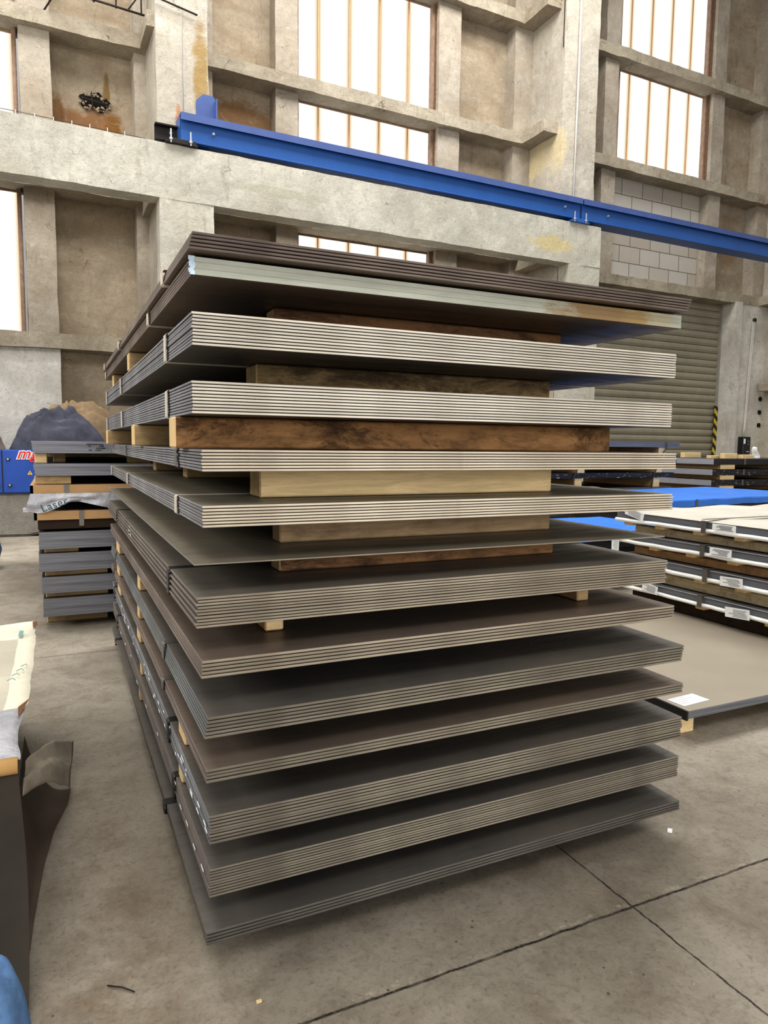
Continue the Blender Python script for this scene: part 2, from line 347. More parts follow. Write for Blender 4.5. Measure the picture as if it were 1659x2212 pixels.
M['lay_blackp'] = layered('thin_sheets_black_clean', srgb(64, 62, 66), srgb(40, 38, 42), 200)
M['lay_lit_side'] = layered('thin_sheets_lit_side', srgb(168, 170, 178), srgb(134, 136, 146), 200)  # light on the black stack's left side, put into the sheet colour
M['sheet_top'] = plain('dark_sheet_top', srgb(74, 72, 72), .4, .3, .25, 2)
M['big_sheet'] = plain('bare_cold_rolled_face', srgb(178, 168, 152), .36, .3, .12, 1.2, .03)
M['hole'] = plain('dark_hole', srgb(22, 18, 16), 1.)

# ------------------------------------------------------------------ object helpers
def setp(o, label=None, cat=None, group=None, kind=None):
    if label: o['label'] = label
    if cat: o['category'] = cat
    if group: o['group'] = group
    if kind: o['kind'] = kind
    return o
def empty(name, loc, label, cat, group=None, rz=0):
    o = bpy.data.objects.new(name, None); col.objects.link(o); o.location = loc; o.rotation_euler = (0, 0, rz)
    o.empty_display_size = .1
    return setp(o, label, cat, group)
def link(name, me, mats, parent=None, loc=(0, 0, 0)):
    o = bpy.data.objects.new(name, me); col.objects.link(o)
    if mats is not None:
        for m in (mats if isinstance(mats, (list, tuple)) else [mats]): me.materials.append(m)
    o.location = loc
    if parent is not None: o.parent = parent
    return o
def from_bm(name, bm, mats, parent=None, loc=(0, 0, 0), smooth=False):
    me = bpy.data.meshes.new(name); bm.normal_update(); bm.to_mesh(me); bm.free()
    if smooth:
        for p in me.polygons: p.use_smooth = True
    return link(name, me, mats, parent, loc)
def bm_box(bm, x0, x1, y0, y1, z0, z1, mi=0):
    vs = [bm.verts.new(p) for p in ((x0, y0, z0), (x1, y0, z0), (x1, y1, z0), (x0, y1, z0), (x0, y0, z1), (x1, y0, z1), (x1, y1, z1), (x0, y1, z1))]
    fs = [bm.faces.new([vs[i] for i in f]) for f in ((3, 2, 1, 0), (4, 5, 6, 7), (0, 1, 5, 4), (1, 2, 6, 5), (2, 3, 7, 6), (3, 0, 4, 7))]
    for f in fs: f.material_index = mi
    return vs
def box(name, x0, x1, y0, y1, z0, z1, mats, parent=None, bevel=.003, seg=1, facemats=None):
    """facemats = (index for z faces, y faces, x faces)"""
    bm = bmesh.new(); bm_box(bm, x0, x1, y0, y1, z0, z1)
    if bevel: bmesh.ops.bevel(bm, geom=bm.edges[:], offset=bevel, segments=seg, affect='EDGES', profile=.5)
    if facemats:
        bm.normal_update()
        for f in bm.faces:
            n = f.normal; a = [abs(n.x), abs(n.y), abs(n.z)]; k = a.index(max(a))
            f.material_index = facemats[{2: 0, 1: 1, 0: 2}[k]]
    return from_bm(name, bm, mats, parent)
def tube_bm(bm, pts, r, n=8, cap=True):
    pts = [Vector(p) for p in pts]; rings = []
    for i, p in enumerate(pts):
        d = (pts[min(i + 1, len(pts) - 1)] - pts[max(i - 1, 0)]).normalized()
        a = d.orthogonal().normalized() if i == 0 else (pa - d * pa.dot(d)).normalized()
        pa = a; b = d.cross(a)
        rings.append([bm.verts.new(p + (a * math.cos(2 * math.pi * k / n) + b * math.sin(2 * math.pi * k / n)) * r) for k in range(n)])
    for i in range(len(rings) - 1):
        for k in range(n):
            bm.faces.new((rings[i][k], rings[i][(k + 1) % n], rings[i + 1][(k + 1) % n], rings[i + 1][k]))
    if cap:
        bm.faces.new(rings[0][::-1]); bm.faces.new(rings[-1])
def tube(name, pts, r, mat, parent=None, n=8):
    bm = bmesh.new(); tube_bm(bm, pts, r, n); return from_bm(name, bm, mat, parent, smooth=True)
def grid(name, fn, nu, nv, mats, parent=None, thick=0, mi=None, smooth=True):
    bm = bmesh.new(); g = [[bm.verts.new(fn(i / nu, j / nv)) for i in range(nu + 1)] for j in range(nv + 1)]
    for j in range(nv):
        for i in range(nu):
            f = bm.faces.new((g[j][i], g[j][i + 1], g[j + 1][i + 1], g[j + 1][i]))
            if mi: f.material_index = mi((i + .5) / nu, (j + .5) / nv)
    o = from_bm(name, bm, mats, parent, smooth=smooth)
    if thick:
        s = o.modifiers.new('thick', 'SOLIDIFY'); s.thickness = thick
    return o
def text_mesh(name, body, size, mat, parent, matrix, extrude=.001, shear=0, offset=0, space=1.):
    cu = bpy.data.curves.new('tmp', 'FONT'); cu.body = body; cu.size = size; cu.extrude = extrude; cu.shear = shear; cu.offset = offset; cu.space_character = space
    to = bpy.data.objects.new('tmp', cu); col.objects.link(to)
    bpy.context.view_layer.update()
    me = bpy.data.meshes.new_from_object(to.evaluated_get(bpy.context.evaluated_depsgraph_get()))
    bpy.data.objects.remove(to); bpy.data.curves.remove(cu)
    me.materials.clear()
    o = link(name, me, mat, parent); o.matrix_local = matrix
    return o

# ------------------------------------------------------------------ the hall wall, in its own (u, v, z) frame
TH = R(1.3315)
WROT = Matrix.Rotation(TH, 4, 'Z')
def wall_obj(o): o.matrix_world = WROT @ o.matrix_world if False else WROT; return o
def rough_boxes(name, boxes, mat, step=.16, amp=.012, seed=0, kind='structure', bevel=.012):
    """cast concrete solids with slightly uneven faces and worn arrises; boxes in (u, v, z)"""
    bm = bmesh.new()
    for (a, b, c, d, e, f) in boxes:
        nx, ny, nz = [max(1, min(140, int(round((q - p) / step)))) for p, q in ((a, b), (c, d), (e, f))]
        cache = {}
        def V(i, j, k):
            key = (i, j, k)
            if key not in cache:
                p = Vector((a + (b - a) * i / nx, c + (d - c) * j / ny, e + (f - e) * k / nz))
                q = p * 2.3 + Vector((seed, 0, 0)); w = noise.noise_vector(q) + noise.noise_vector(q * 3.1) * .6
                onx, ony, onz = i in (0, nx), j in (0, ny), k in (0, nz)
                chip = 1.0
                if onx + ony + onz >= 2: chip = 1.6
                cache[key] = bm.verts.new(p + w * amp * chip)
            return cache[key]
        for (n1, n2, fn, flip) in ((nx, nz, lambda i, k: (i, 0, k), False), (nx, nz, lambda i, k: (i, ny, k), True),
                                   (ny, nz, lambda j, k: (0, j, k), True), (ny, nz, lambda j, k: (nx, j, k), False),
                                   (nx, ny, lambda i, j: (i, j, 0), True), (nx, ny, lambda i, j: (i, j, nz), False)):
            for i in range(n1):
                for k in range(n2):
                    q = [V(*fn(i, k)), V(*fn(i + 1, k)), V(*fn(i + 1, k + 1)), V(*fn(i, k + 1))]
                    bm.faces.new(q[::-1] if flip else q)
    o = from_bm(name, bm, mat); o.matrix_world = WROT.copy()
    if kind: o['kind'] = kind
    return o
def wbox(name, u0, u1, v0, v1, z0, z1, mat, parent=None, kind='structure', bevel=.004, **kw):
    o = box(name, u0, u1, v0, v1, z0, z1, mat, parent, bevel, **kw)
    if parent is None: o.matrix_world = WROT.copy()
    if kind and parent is None: o['kind'] = kind
    return o

TOP = 12.4
VP, VL, VPO, VPA, VG = 10.85, 11.65, 11.8, 12.1, 12.05
# panels between the posts (deep recess)
panels = []
for (a, b) in ((-6, -2.9), (.3, 1.75), (2.4, 3.85), (7.25, 9.1), (9.7, 11.0), (14.5, 16.4)):
    panels.append((a, b, VPA, VPA + .15, 0 if b < 15 else 4.7, TOP))
rough_boxes('wall_back', panels, M['con_panel'], .22, .014)
# window breast walls below the glazing
rough_boxes('wall_breast', [(-2.9, .38, VPO - .02, VPA + .15, 0, 2.7), (3.8, 7.4, VPO, VPA + .15, 0, 2.7)], M['con_low'], .22, .006, 3)
rough_boxes('wall_right', [(15.135, 15.37, VL - .03, VPA, 0, 4.76), (15.35, 16.4, VL + .02, VPA, 0, 4.76), (17.1, 21, VL, VPA, 0, TOP)], M['con_low'], .22, .005, 5)
n = 0
def trim(boxes, mat, step=.16, amp=.01, seed=0):
    global n
    n += 1
    return rough_boxes('trim_%d' % n, boxes, mat, step, amp, seed + n * 7.1)
# posts beside the windows
for (a, b) in ((-3.3, -2.85), (-.04, .37), (3.76, 4.15), (6.89, 7.36), (10.92, 11.3), (14.19, 14.58)):
    trim([(a, b, VPO, VPA + .1, 0 if b < 10 else 4.9, TOP)], M['con_post'], .2, .008)
# narrow strips beside the pilasters
for (a, b, z0) in ((1.52, 1.72, 0), (2.42, 2.72, 0), (8.6, 9.06, 0), (9.8, 10.2, 4.9), (10.45, 10.62, 4.9), (15.92, 16.4, 4.9)):
    trim([(a, b, VPO, VPA + .1, z0, TOP)], M['con_post'], .2, .01)
# pilasters
for (a, b) in ((1.70, 2.435), (9.03, 9.85), (16.32, 17.1), (-5.65, -4.9)):
    trim([(a, b, VP, VPA + .15, 0, TOP)], M['con_pil'], .2, .011)
# horizontal ledges
LZ = ((2.62, 2.845), (4.74, 4.955), (7.14, 7.35), (9.36, 9.575))
for k, (z0, z1) in enumerate(LZ):
    if k == 1: z0, z1 = 4.925, 5.13
    trim([(-5, 1.75, VL, VPA + .1, z0, z1)], M['con_ledge'], .09, .009)
    trim([(2.4, 9.05, VL, VPA + .1, z0, z1)], M['con_ledge'], .09, .009)
    z0, z1 = LZ[k]
    if k: trim([(9.82, 16.4, VL, VPA + .1, z0, z1)], M['con_ledge'], .09, .009)
    if k > 0:
        trim([(1.6, 1.74, VP + .1, VL + .2, z0, z1)], M['con_ledge'], .09, .008)
        trim([(8.70, 9.06, VP + .12, VL + .2, z0, z1)], M['con_ledge'], .09, .008)
        trim([(15.98, 16.36, VP + .12, VL + .2, z0, z1)], M['con_ledge'], .09, .008)
# far upper step of the wall at top left: darker block band
# concrete portal in front of the wall
trim([(-6, 9.765, 10.5, 10.8, 4.66, 5.405)], M['con_frame'], .14, .007)
trim([(1.66, 2.42, 10.505, 10.8, 0, 4.67)], M['con_frame'], .16, .006)
trim([(9.01, 9.76, 10.505, 10.8, 0, 4.67)], M['con_frame'], .16, .005)
trim([(-6, -5.3, 10.505, 10.8, 0, 4.67)], M['con_frame'], .2, .005)

# windows
wn = 0
def window(u0, u1, z0, z1, mat, ju, pitch):
    global wn
    wn += 1
    o = wbox('window_%d' % wn, u0, u1, VG, VG + .03, z0, z1, mat, bevel=0)
    k = ju
    bm = bmesh.new()
    while k < u1 - .05:
        if k > u0 + .05: bm_box(bm, k - .007, k + .007, VG - .012, VG + .001, z0, z1)
        k += pitch
    r = from_bm('joint_strip', bm, M['rib']); r.parent = o
    bm = bmesh.new()
    bm_box(bm, u1, u1 + .05, VG - .1, VG + .05, z0, z1); bm_box(bm, u0 - .03, u0, VG - .03, VG + .05, z0, z1)
    bm_box(bm, u0, u1, VG - .02, VG + .04, z1 - .03, z1)
    fr = from_bm('window_frame', bm, M['winframe']); fr.parent = o
    g = box('sealing_foam', u1 + .048, u1 + .06, VG - .16, VG - .05, z0, z1, M['foam'], o, 0)
    return o
seg = [(2.845, 4.925), (5.13, 7.14), (7.35, 9.36), (9.575, TOP)]
for (z0, z1) in seg:
    window(-2.8, -.13, z0, z1, M['win'], -2.47, .59)
for (z0, z1) in seg:
    window(4.245, 6.83, z0, z1, M['win'], 4.61, .59)
for (z0, z1) in seg[2:]:
    window(11.54, 14.12, z0, z1, M['win3'], 11.83, .61)
wbox('wall_block_infill', 11.5, 14.18, VG - .02, VG + .12, 4.955, 7.14, M['aac'], bevel=0)

# roller door
def door():
    u0, u1, z1 = 11.0, 15.13, 4.86
    root = box('door_1', u0 - .1, u1 + .06, VPA - .02, VPA + .03, 0, z1, M['door'], None, 0); root.matrix_world = WROT.copy(); root['kind'] = 'structure'
    bm = bmesh.new(); prof = []; pitch = .168; z = .05
    while z < z1:
        for (dz, dv) in ((0, 0), (.02, -.012), (.06, -.03), (.11, -.03), (.150, -.012), (.156, .03), (.166, .03)): prof.append((z + dz, VPA - .045 + dv))
        z += pitch
    a = [bm.verts.new((u0, v, zz)) for zz, v in prof]; b = [bm.verts.new((u1, v, zz)) for zz, v in prof]
    for i in range(len(prof) - 1): bm.faces.new((a[i], b[i], b[i + 1], a[i + 1]))
    s = from_bm('slat_curtain', bm, M['door'], root)
    box('guide_rail', u1 - .03, u1 + .04, VPA - .12, VPA - .01, 0, z1, M['jamb'], root)
    box('guide_rail', u0 - .06, u0 + .03, VPA - .12, VPA - .01, 0, z1, M['jamb'], root)
    box('hazard_tape', u1 - .11, u1 - .005, VPA - .14, VPA - .12, .6, 2.3, M['hazard'], root, 0)
    box('jamb_lining', u1 + .03, u1 + .06, VL + .02, VPA, 0, z1 - .1, M['jamb'], root, 0)
door()

# floor
bm = bmesh.new()
vs = [bm.verts.new(p) for p in ((-7, -5, 0), (22, -5, 0), (22, 13, 0), (-7, 13, 0))]; bm.faces.new(vs)
fl = from_bm('floor', bm, M['floor']); fl['kind'] = 'structure'

# ------------------------------------------------------------------ crane runway beams and hardware on the wall
def bolt(parent, u, v, z, r=.02, out=.03, name='bolt'):
    bm = bmesh.new(); tube_bm(bm, [(u, v, z), (u, v - out, z)], r, 6)
    tube_bm(bm, [(u, v - out, z), (u, v - out - .02, z)], r * .55, 6)
    return from_bm(name, bm, M['zinc'], parent)
def crane_beam(u0, u1, label, bolts):
    root = empty('crane_beam', (0, 0, 0), label, 'beam'); root.matrix_world = WROT.copy()
    zb, zt = 5.475, 5.835
    box('web', u0 + .002, u1 - .002, 10.50, 10.515, zb + .02, zt - .01, M['blue_steel'], root, 0)
    box('bottom_flange', u0, u1, 10.495, 10.83, zb, zb + .022, M['blue_steel'], root, .004)
    bm = bmesh.new(); bm_box(bm, u0, u1, 10.44, 10.8, zt - .02, zt); bm_box(bm, u0, u1, 10.43, 10.44, zt - .10, zt)
    from_bm('top_flange', bm, M['blue_flange'], root)
    box('end_plate', u0, u0 + .012, 10.50, 10.79, zb + .01, zt - .01, M['blue_steel'], root, 0)
    box('end_plate', u1 - .012, u1, 10.50, 10.79, zb + .01, zt - .01, M['blue_steel'], root, 0)
    for (u, z) in bolts: bolt(root, u, 10.50, z)
    return root
crane_beam(1.955, 9.235, 'long blue steel crane beam lying along the concrete portal', [(2.42, 5.64), (8.85, 5.64)])
crane_beam(9.26, 17.6, 'blue steel crane beam running from the portal end past the roller door', [(9.9, 5.63)])
def support(u, label, matname):
    root = empty('beam_support', (0, 0, 0), label, 'bracket'); root.matrix_world = WROT.copy()
    box('base_plate', u - .22, u + .22, 10.44, 10.82, 5.405, 5.43, M[matname], root)
    box('packing_plate', u - .14, u + .2, 10.45, 10.8, 5.431, 5.474, M[matname], root)
    for du in (-.15, .12):
        bm = bmesh.new(); tube_bm(bm, [(u + du, 10.43, 5.40), (u + du, 10.43, 5.58)], .012, 6); tube_bm(bm, [(u + du, 10.43, 5.435), (u + du, 10.43, 5.46)], .026, 6)
        from_bm('threaded_stud', bm, M['zinc'], root)
support(1.97, 'bolted steel plates under the left end of the long blue crane beam', 'black_steel')
support(9.2, 'bolted blue bracket under the joint between the two blue crane beams', 'blue_steel')
r = empty('buffer_plate', (0, 0, 0), 'blue steel stop plate standing on top of the long crane beam', 'plate'); r.matrix_world = WROT.copy()
bm = bmesh.new()
pr = [(2.2, 5.836), (2.47, 5.836), (2.49, 6.13), (2.44, 6.2), (2.3, 6.2), (2.2, 6.1)]
f1 = [bm.verts.new((u, 10.58, z)) for u, z in pr]; f2 = [bm.verts.new((u, 10.6, z)) for u, z in pr]
bm.faces.new(f1); bm.faces.new(f2[::-1])
for i in range(6): bm.faces.new((f1[i], f2[i], f2[(i + 1) % 6], f1[(i + 1) % 6]))
from_bm('plate', bm, M['blue_flange'], r)
box('stiffener', 2.46, 2.48, 10.48, 10.75, 5.836, 6.13, M['blue_flange'], r, 0)
r = empty('steel_channel', (0, 0, 0), 'short black steel channel poking out left of the blue crane beam', 'beam'); r.matrix_world = WROT.copy()
bm = bmesh.new(); bm_box(bm, 1.64, 1.95, 10.7, 10.72, 5.5, 5.7); bm_box(bm, 1.64, 1.95, 10.62, 10.72, 5.69, 5.71); bm_box(bm, 1.64, 1.95, 10.62, 10.72, 5.49, 5.51)
from_bm('channel', bm, M['black_steel'], r); bolt(r, 1.86, 10.7, 5.62)

def wtube(name, pts, rad, mat, label, cat, group=None):
    o = tube(name, pts, rad, mat); o.matrix_world = WROT.copy(); return setp(o, label, cat, group)
wtube('conduit', [(2.065, 10.856, 5.45), (2.065, 10.856, TOP)], .014, M['pipe'], 'thin white conduit on the left pilaster above the blue beam end', 'pipe')
wtube('conduit', [(9.33, 10.82, 5.45), (9.35, 10.82, 8.), (9.36, 10.82, TOP)], .018, M['pipe'], 'thin white conduit on the middle pilaster above the beam joint', 'pipe')
wtube('threaded_rod', [(8.97, 10.82, 8.6), (8.97, 10.82, TOP)], .008, M['black_steel'], 'thin dark rod hanging on the middle pilaster beside the white conduit', 'rod')

# reinforcement exposed at the upper left
r = empty('reinforcement_cage', (0, 0, 0), 'rusty ladder of exposed reinforcing bars at the top left of the wall', 'rebar'); r.matrix_world = WROT.copy()
zb = 7.55
for (dz, v) in ((0, 11.45), (.42, 11.45), (.50, 11.3)):
    tube('bar', [(.2, v, zb + dz + .02), (1.05, v, zb + dz), (1.72, v, zb + dz - .03)], .016, M['rebar'], r, 6)
for u in (.45, .95, 1.25, 1.6):
    tube('tie', [(u, 11.45, zb - .03), (u, 11.45, zb + .46)], .011, M['rebar'], r, 6)
tube('tie', [(1.42, 11.45, zb), (1.66, 11.4, zb + .35)], .012, M['rebar'], r, 6)
wtube('reinforcing_bar', [(.3, 11.7, 7.36), (.5, 11.45, 7.60), (1.3, 10.80, 7.52), (2.28, 10.79, 7.36)], .013, M['rebar'], 'single long rusty bar crossing the left pilaster near the top', 'rebar')

# hole knocked through the left panel
r = empty('knocked_hole', (0, 0, 0), 'ragged dark hole with bent bars in the stained left wall panel', 'hole'); r.matrix_world = WROT.copy()
bm = bmesh.new(); cs = bm.verts.new((.98, VPA - .022, 6.42)); ring = []
for k in range(28):
    a = 2 * math.pi * k / 28; rr = 1 + .16 * math.sin(5 * a + 1) + random.uniform(-.1, .1)
    ring.append(bm.verts.new((.98 + .215 * math.cos(a) * rr, VPA - .02, 6.42 + .13 * math.sin(a) * rr)))
for k in range(28): bm.faces.new((cs, ring[(k + 1) % 28], ring[k]))
from_bm('cavity', bm, M['hole'], r)
bm = bmesh.new()
for k in range(60):
    a = random.uniform(0, 2 * math.pi); q = random.uniform(.6, 1.08)
    p = Vector((.98 + .215 * q * math.cos(a), VPA - .03, 6.42 + .13 * q * math.sin(a))); s = random.uniform(.008, .026)
    mt = bmesh.ops.create_icosphere(bm, subdivisions=1, radius=s, matrix=Matrix.Translation(p))
from_bm('rubble_rim', bm, M['con_panel'], r)['kind'] = 'stuff'
tube('bent_bar', [(.78, VPA - .05, 6.45), (.95, VPA - .06, 6.42), (1.18, VPA - .05, 6.40)], .008, M['rebar'], r, 6)
tube('bent_bar', [(.93, VPA - .05, 6.55), (.94, VPA - .07, 6.42), (.95, VPA - .05, 6.3)], .008, M['rebar'], r, 6)

# thin wire with clips along the portal top
r = empty('safety_wire', (0, 0, 0), 'thin wire with small clips along the top left of the concrete portal', 'wire'); r.matrix_world = WROT.copy()
tube('wire', [(-1.5, 10.56, 5.46), (0, 10.56, 5.455), (1.5, 10.56, 5.43)], .004, M['rebar'], r, 4)
for k in range(12): box('clip', -1.2 + .22 * k, -1.19 + .22 * k, 10.54, 10.56, 5.40, 5.47, M['zinc'], r, 0)

# control box, its cables, ledge and holes at the right
r = empty('control_box', (0, 0, 0), 'black wall control box beside the roller door', 'control box'); r.matrix_world = WROT.copy()
box('housing', 15.53, 15.80, VL - .14, VL + .02, 1.12, 1.55, M['black_plastic'], r, .012)
box('side_label', 15.54, 15.545 + .06, VL - .142, VL - .14, 1.38, 1.5, M['label'], r, 0)
for z in (1.44, 1.37): bolt(r, 15.7, VL - .14, z, .012, .008, 'button')
box('print', 15.66, 15.75, VL - .143, VL - .14, 1.18, 1.195, M['label'], r, 0)
wtube('cable', [(15.66, VL - .02, 1.55), (15.68, VL - .02, 1.8), (15.72, VL - .02, 3.0), (15.78, VL - .02, 4.35)], .012, M['pipe'], 'left one of two grey cables rising from the black control box', 'cable')
wtube('cable', [(15.69, VL - .02, 1.55), (15.72, VL - .02, 1.8), (15.77, VL - .02, 3.0), (15.83, VL - .02, 4.35)], .012, M['pipe'], 'right one of two grey cables rising from the black control box', 'cable')
o = wbox('junction_knob', 15.80, 15.89, VL - .05, VL + .02, 4.34, 4.44, M['rebar'], kind=None, bevel=.03, seg=2); setp(o, 'small rusty fitting at the top of the two wall cables', 'fitting')
o = wbox('wall_bracket', 16.0, 16.34, 10.95, VL - .1, 2.66, 2.86, M['con_ledge'], kind=None, bevel=.02); setp(o, 'broken concrete corbel on the right pilaster above three round holes', 'corbel')
for z, nm in ((2.5, 'topmost'), (2.17, 'middle'), (1.85, 'lowest')):
    bm = bmesh.new(); tube_bm(bm, [(16.26, VL - .005, z), (16.26, VL + .03, z)], .055, 16)
    o = from_bm('drilled_hole', bm, M['hole']); o.matrix_world = WROT.copy(); setp(o, nm + ' of three round black holes drilled in the wall at right', 'hole')

# ------------------------------------------------------------------ the big stack
def sheet_mesh(w, l, t, key, cache={}):
    k = (w, l, t, key)
    if k in cache: return cache[k]
    bm = bmesh.new(); bm_box(bm, 0, w, 0, l, 0, t)
    bmesh.ops.bevel(bm, geom=bm.edges[:], offset=min(.0013, t * .3), segments=2, affect='EDGES', profile=.5)
    bm.normal_update()
    for f in bm.faces:
        a = [abs(c) for c in f.normal]; f.material_index = (2, 1, 0)[a.index(max(a))]
    me = bpy.data.meshes.new('sheet'); bm.to_mesh(me); bm.free()
    for m in key: me.materials.append(M[m])
    cache[k] = me; return me
def strap_ring(parent, x0, x1, y, z0, z1, mat, w=.036, th=.0022, drop=None):
    bm = bmesh.new(); b = .0035
    o = [(x0 - th, z0 + b), (x0 + b, z0 - .0005), (x1 - b, z0 - .0005), (x1 + th, z0 + b), (x1 + th, z1 - b), (x1 - b, z1 + .0005), (x0 + b, z1 + .0005), (x0 - th, z1 - b)]
    i_ = [(x0, z0 + b), (x0 + b, z0), (x1 - b, z0), (x1, z0 + b), (x1, z1 - b), (x1 - b, z1), (x0 + b, z1), (x0, z1 - b)]
    A = [[bm.verts.new((x, yy, z)) for x, z in s] for s in (o, i_) for yy in (y - w / 2, y + w / 2)]
    oa, ob, ia, ib = A; n_ = 8
    for k in range(n_):
        q = (k + 1) % n_
        bm.faces.new((oa[k], oa[q], ob[q], ob[k])); bm.faces.new((ia[q], ia[k], ib[k], ib[q]))
        bm.faces.new((oa[q], oa[k], ia[k], ia[q])); bm.faces.new((ob[k], ob[q], ib[q], ib[k]))
    return from_bm('strap', bm, mat, parent)

# key: x0, y0, z bottom, z top, sheets, (mill, front, side), straps, strap material, jitter, label
B = [
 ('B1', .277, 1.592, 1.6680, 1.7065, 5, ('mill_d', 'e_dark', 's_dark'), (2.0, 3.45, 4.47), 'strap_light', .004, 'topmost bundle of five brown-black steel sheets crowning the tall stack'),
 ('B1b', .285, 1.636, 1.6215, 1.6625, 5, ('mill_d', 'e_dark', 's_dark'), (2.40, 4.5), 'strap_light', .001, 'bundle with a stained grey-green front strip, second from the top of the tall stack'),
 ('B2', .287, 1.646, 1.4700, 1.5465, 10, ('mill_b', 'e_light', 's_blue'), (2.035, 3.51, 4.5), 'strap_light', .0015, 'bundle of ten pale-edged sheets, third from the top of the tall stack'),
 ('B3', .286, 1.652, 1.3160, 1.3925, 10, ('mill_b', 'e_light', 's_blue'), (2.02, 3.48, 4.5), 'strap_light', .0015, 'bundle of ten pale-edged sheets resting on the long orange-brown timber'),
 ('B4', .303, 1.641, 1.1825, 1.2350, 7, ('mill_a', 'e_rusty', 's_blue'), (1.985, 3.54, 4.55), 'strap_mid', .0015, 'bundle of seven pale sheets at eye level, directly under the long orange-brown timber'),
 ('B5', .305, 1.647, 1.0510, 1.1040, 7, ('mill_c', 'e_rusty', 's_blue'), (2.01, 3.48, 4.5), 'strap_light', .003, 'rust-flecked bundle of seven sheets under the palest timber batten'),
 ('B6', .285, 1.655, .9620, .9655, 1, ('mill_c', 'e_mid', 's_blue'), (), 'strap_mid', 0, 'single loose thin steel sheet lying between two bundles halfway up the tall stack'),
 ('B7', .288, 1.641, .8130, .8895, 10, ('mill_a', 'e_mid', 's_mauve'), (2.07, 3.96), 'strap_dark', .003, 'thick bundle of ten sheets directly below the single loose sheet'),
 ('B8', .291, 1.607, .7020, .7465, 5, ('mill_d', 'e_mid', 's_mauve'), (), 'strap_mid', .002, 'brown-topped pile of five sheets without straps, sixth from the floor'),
 ('B9', .291, 1.564, .5740, .6265, 6, ('mill_b', 'e_shade', 's_teal'), (2.23, 4.22), 'strap_mid', .0025, 'bundle of six sheets with a bluish-grey left side, fifth from the floor'),
 ('B10', .289, 1.554, .4735, .5070, 4, ('mill_d', 'e_shade', 's_mauve'), (2.24, 4.33), 'strap_mid', .0025, 'thin bundle of four sheets, fourth from the floor of the tall stack'),
 ('B11', .295, 1.556, .3240, .3940, 9, ('mill_b', 'e_shade', 's_blue'), (2.18, 4.38), 'strap_dark', .002, 'bundle of nine sheets with white paint dashes, third from the floor'),
 ('B12', .294, 1.561, .1905, .2610, 10, ('mill_b', 'e_shade', 's_mauve'), (2.08, 4.2), 'strap_dark', .0015, 'bundle of ten dark sheets, second from the floor of the tall stack'),
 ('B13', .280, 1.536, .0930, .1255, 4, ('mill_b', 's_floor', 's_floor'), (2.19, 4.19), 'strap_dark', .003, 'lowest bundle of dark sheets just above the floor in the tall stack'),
]
W, L = 1.5, 3.0
GB = {}
for (key, x0, y0, z0, z1, ns, mats, straps, sm, jit, label) in B:
    if ns == 1:
        # one thin sheet, its corner drooping slightly
        me = sheet_mesh(W, L, z1 - z0, mats)
        o = bpy.data.objects.new('steel_sheet', me); col.objects.link(o); o.location = (x0, y0, z0)
        setp(o, label, 'sheet'); continue
    root = empty('sheet_bundle', (x0, y0, z0), label, 'sheet bundle'); GB[key] = root
    pitch = (z1 - z0) / ns; t = pitch * (.80 if key != 'B13' else .74)
    me = sheet_mesh(W, L, round(t, 5), mats)
    rnd = random.Random(key)
    for k in range(ns):
        dx = rnd.gauss(0, jit * .6); dy = abs(rnd.gauss(0, jit * .6))
        dx = max(-.004, min(.004, dx))
        if key == 'B7': dx = (-.003 if k % 2 else .002) + (9 - k) * -.0006 + .002
        if key == 'B9': dx = -.0035 + .0014 * k
        if key == 'B1': dx = .004 - .002 * (4 - k)
        if key == 'B5' and k == 0: dx, dy = .0, .0
        s = bpy.data.objects.new('sheet', me); col.objects.link(s); s.parent = root; s.location = (dx, dy, k * pitch + (pitch - t) * .5)
        s.rotation_euler = (0, 0, rnd.gauss(0, jit * .12))
    for ys in straps:
        strap_ring(root, -.0055, W + .0055, ys - y0, -.0003, z1 - z0 + .0002, M[sm])
# stained flat strip and tape on the second bundle
rb = GB['B1b']
box('front_strip', .003, 1.497, -.006, -.0035, .001, .0405, M['strip'], rb, .0005)
bm = bmesh.new()
for k in range(9):
    a = .0405 * k / 9
    bm_box(bm, -.006 + random.uniform(-.002, .002), .006 + random.uniform(-.002, .002), -.009, -.0055, a + .0005, a + .0048)
from_bm('corner_tape', bm, M['tape_blue'], rb)
# white paint dashes along the left sides of the lower bundles
for key, dashes in (('B11', [(.02, .045), (.1, .13), (.22, .25), (.3, .31), (.36, .40), (.45, .47), (.60, .66), (.72, .74), (.83, .86), (.95, .98), (1.1, 1.13), (1.25, 1.27), (1.5, 1.53), (1.7, 1.72), (1.9, 1.95), (2.1, 2.2), (2.3, 2.35)]), ('B12', [(.05, .08), (.19, .22), (.27, .30), (.36, .39), (.47, .49), (.9, .93), (1.2, 1.24), (1.55, 1.6), (1.8, 1.83), (2.1, 2.14), (2.4, 2.45)]), ('B7', [(1.55, 1.57), (1.6, 1.61), (1.64, 1.66)])):
    root = GB[key]; rnd = random.Random(key + 'd')
    row = [b for b in B if b[0] == key][0]; pit = (row[4] - row[3]) / row[5]
    for (a, b) in dashes:
        for rep_ in range(1 if key == 'B12' else 2):
            k = rnd.randrange(2, row[5] - 1); off = rnd.uniform(-.03, .03)
            box('paint_mark', -.0052, -.0042, a + off, b + off, k * pit + .0015, (k + 1) * pit - .0015, M['chalk'], root, 0)

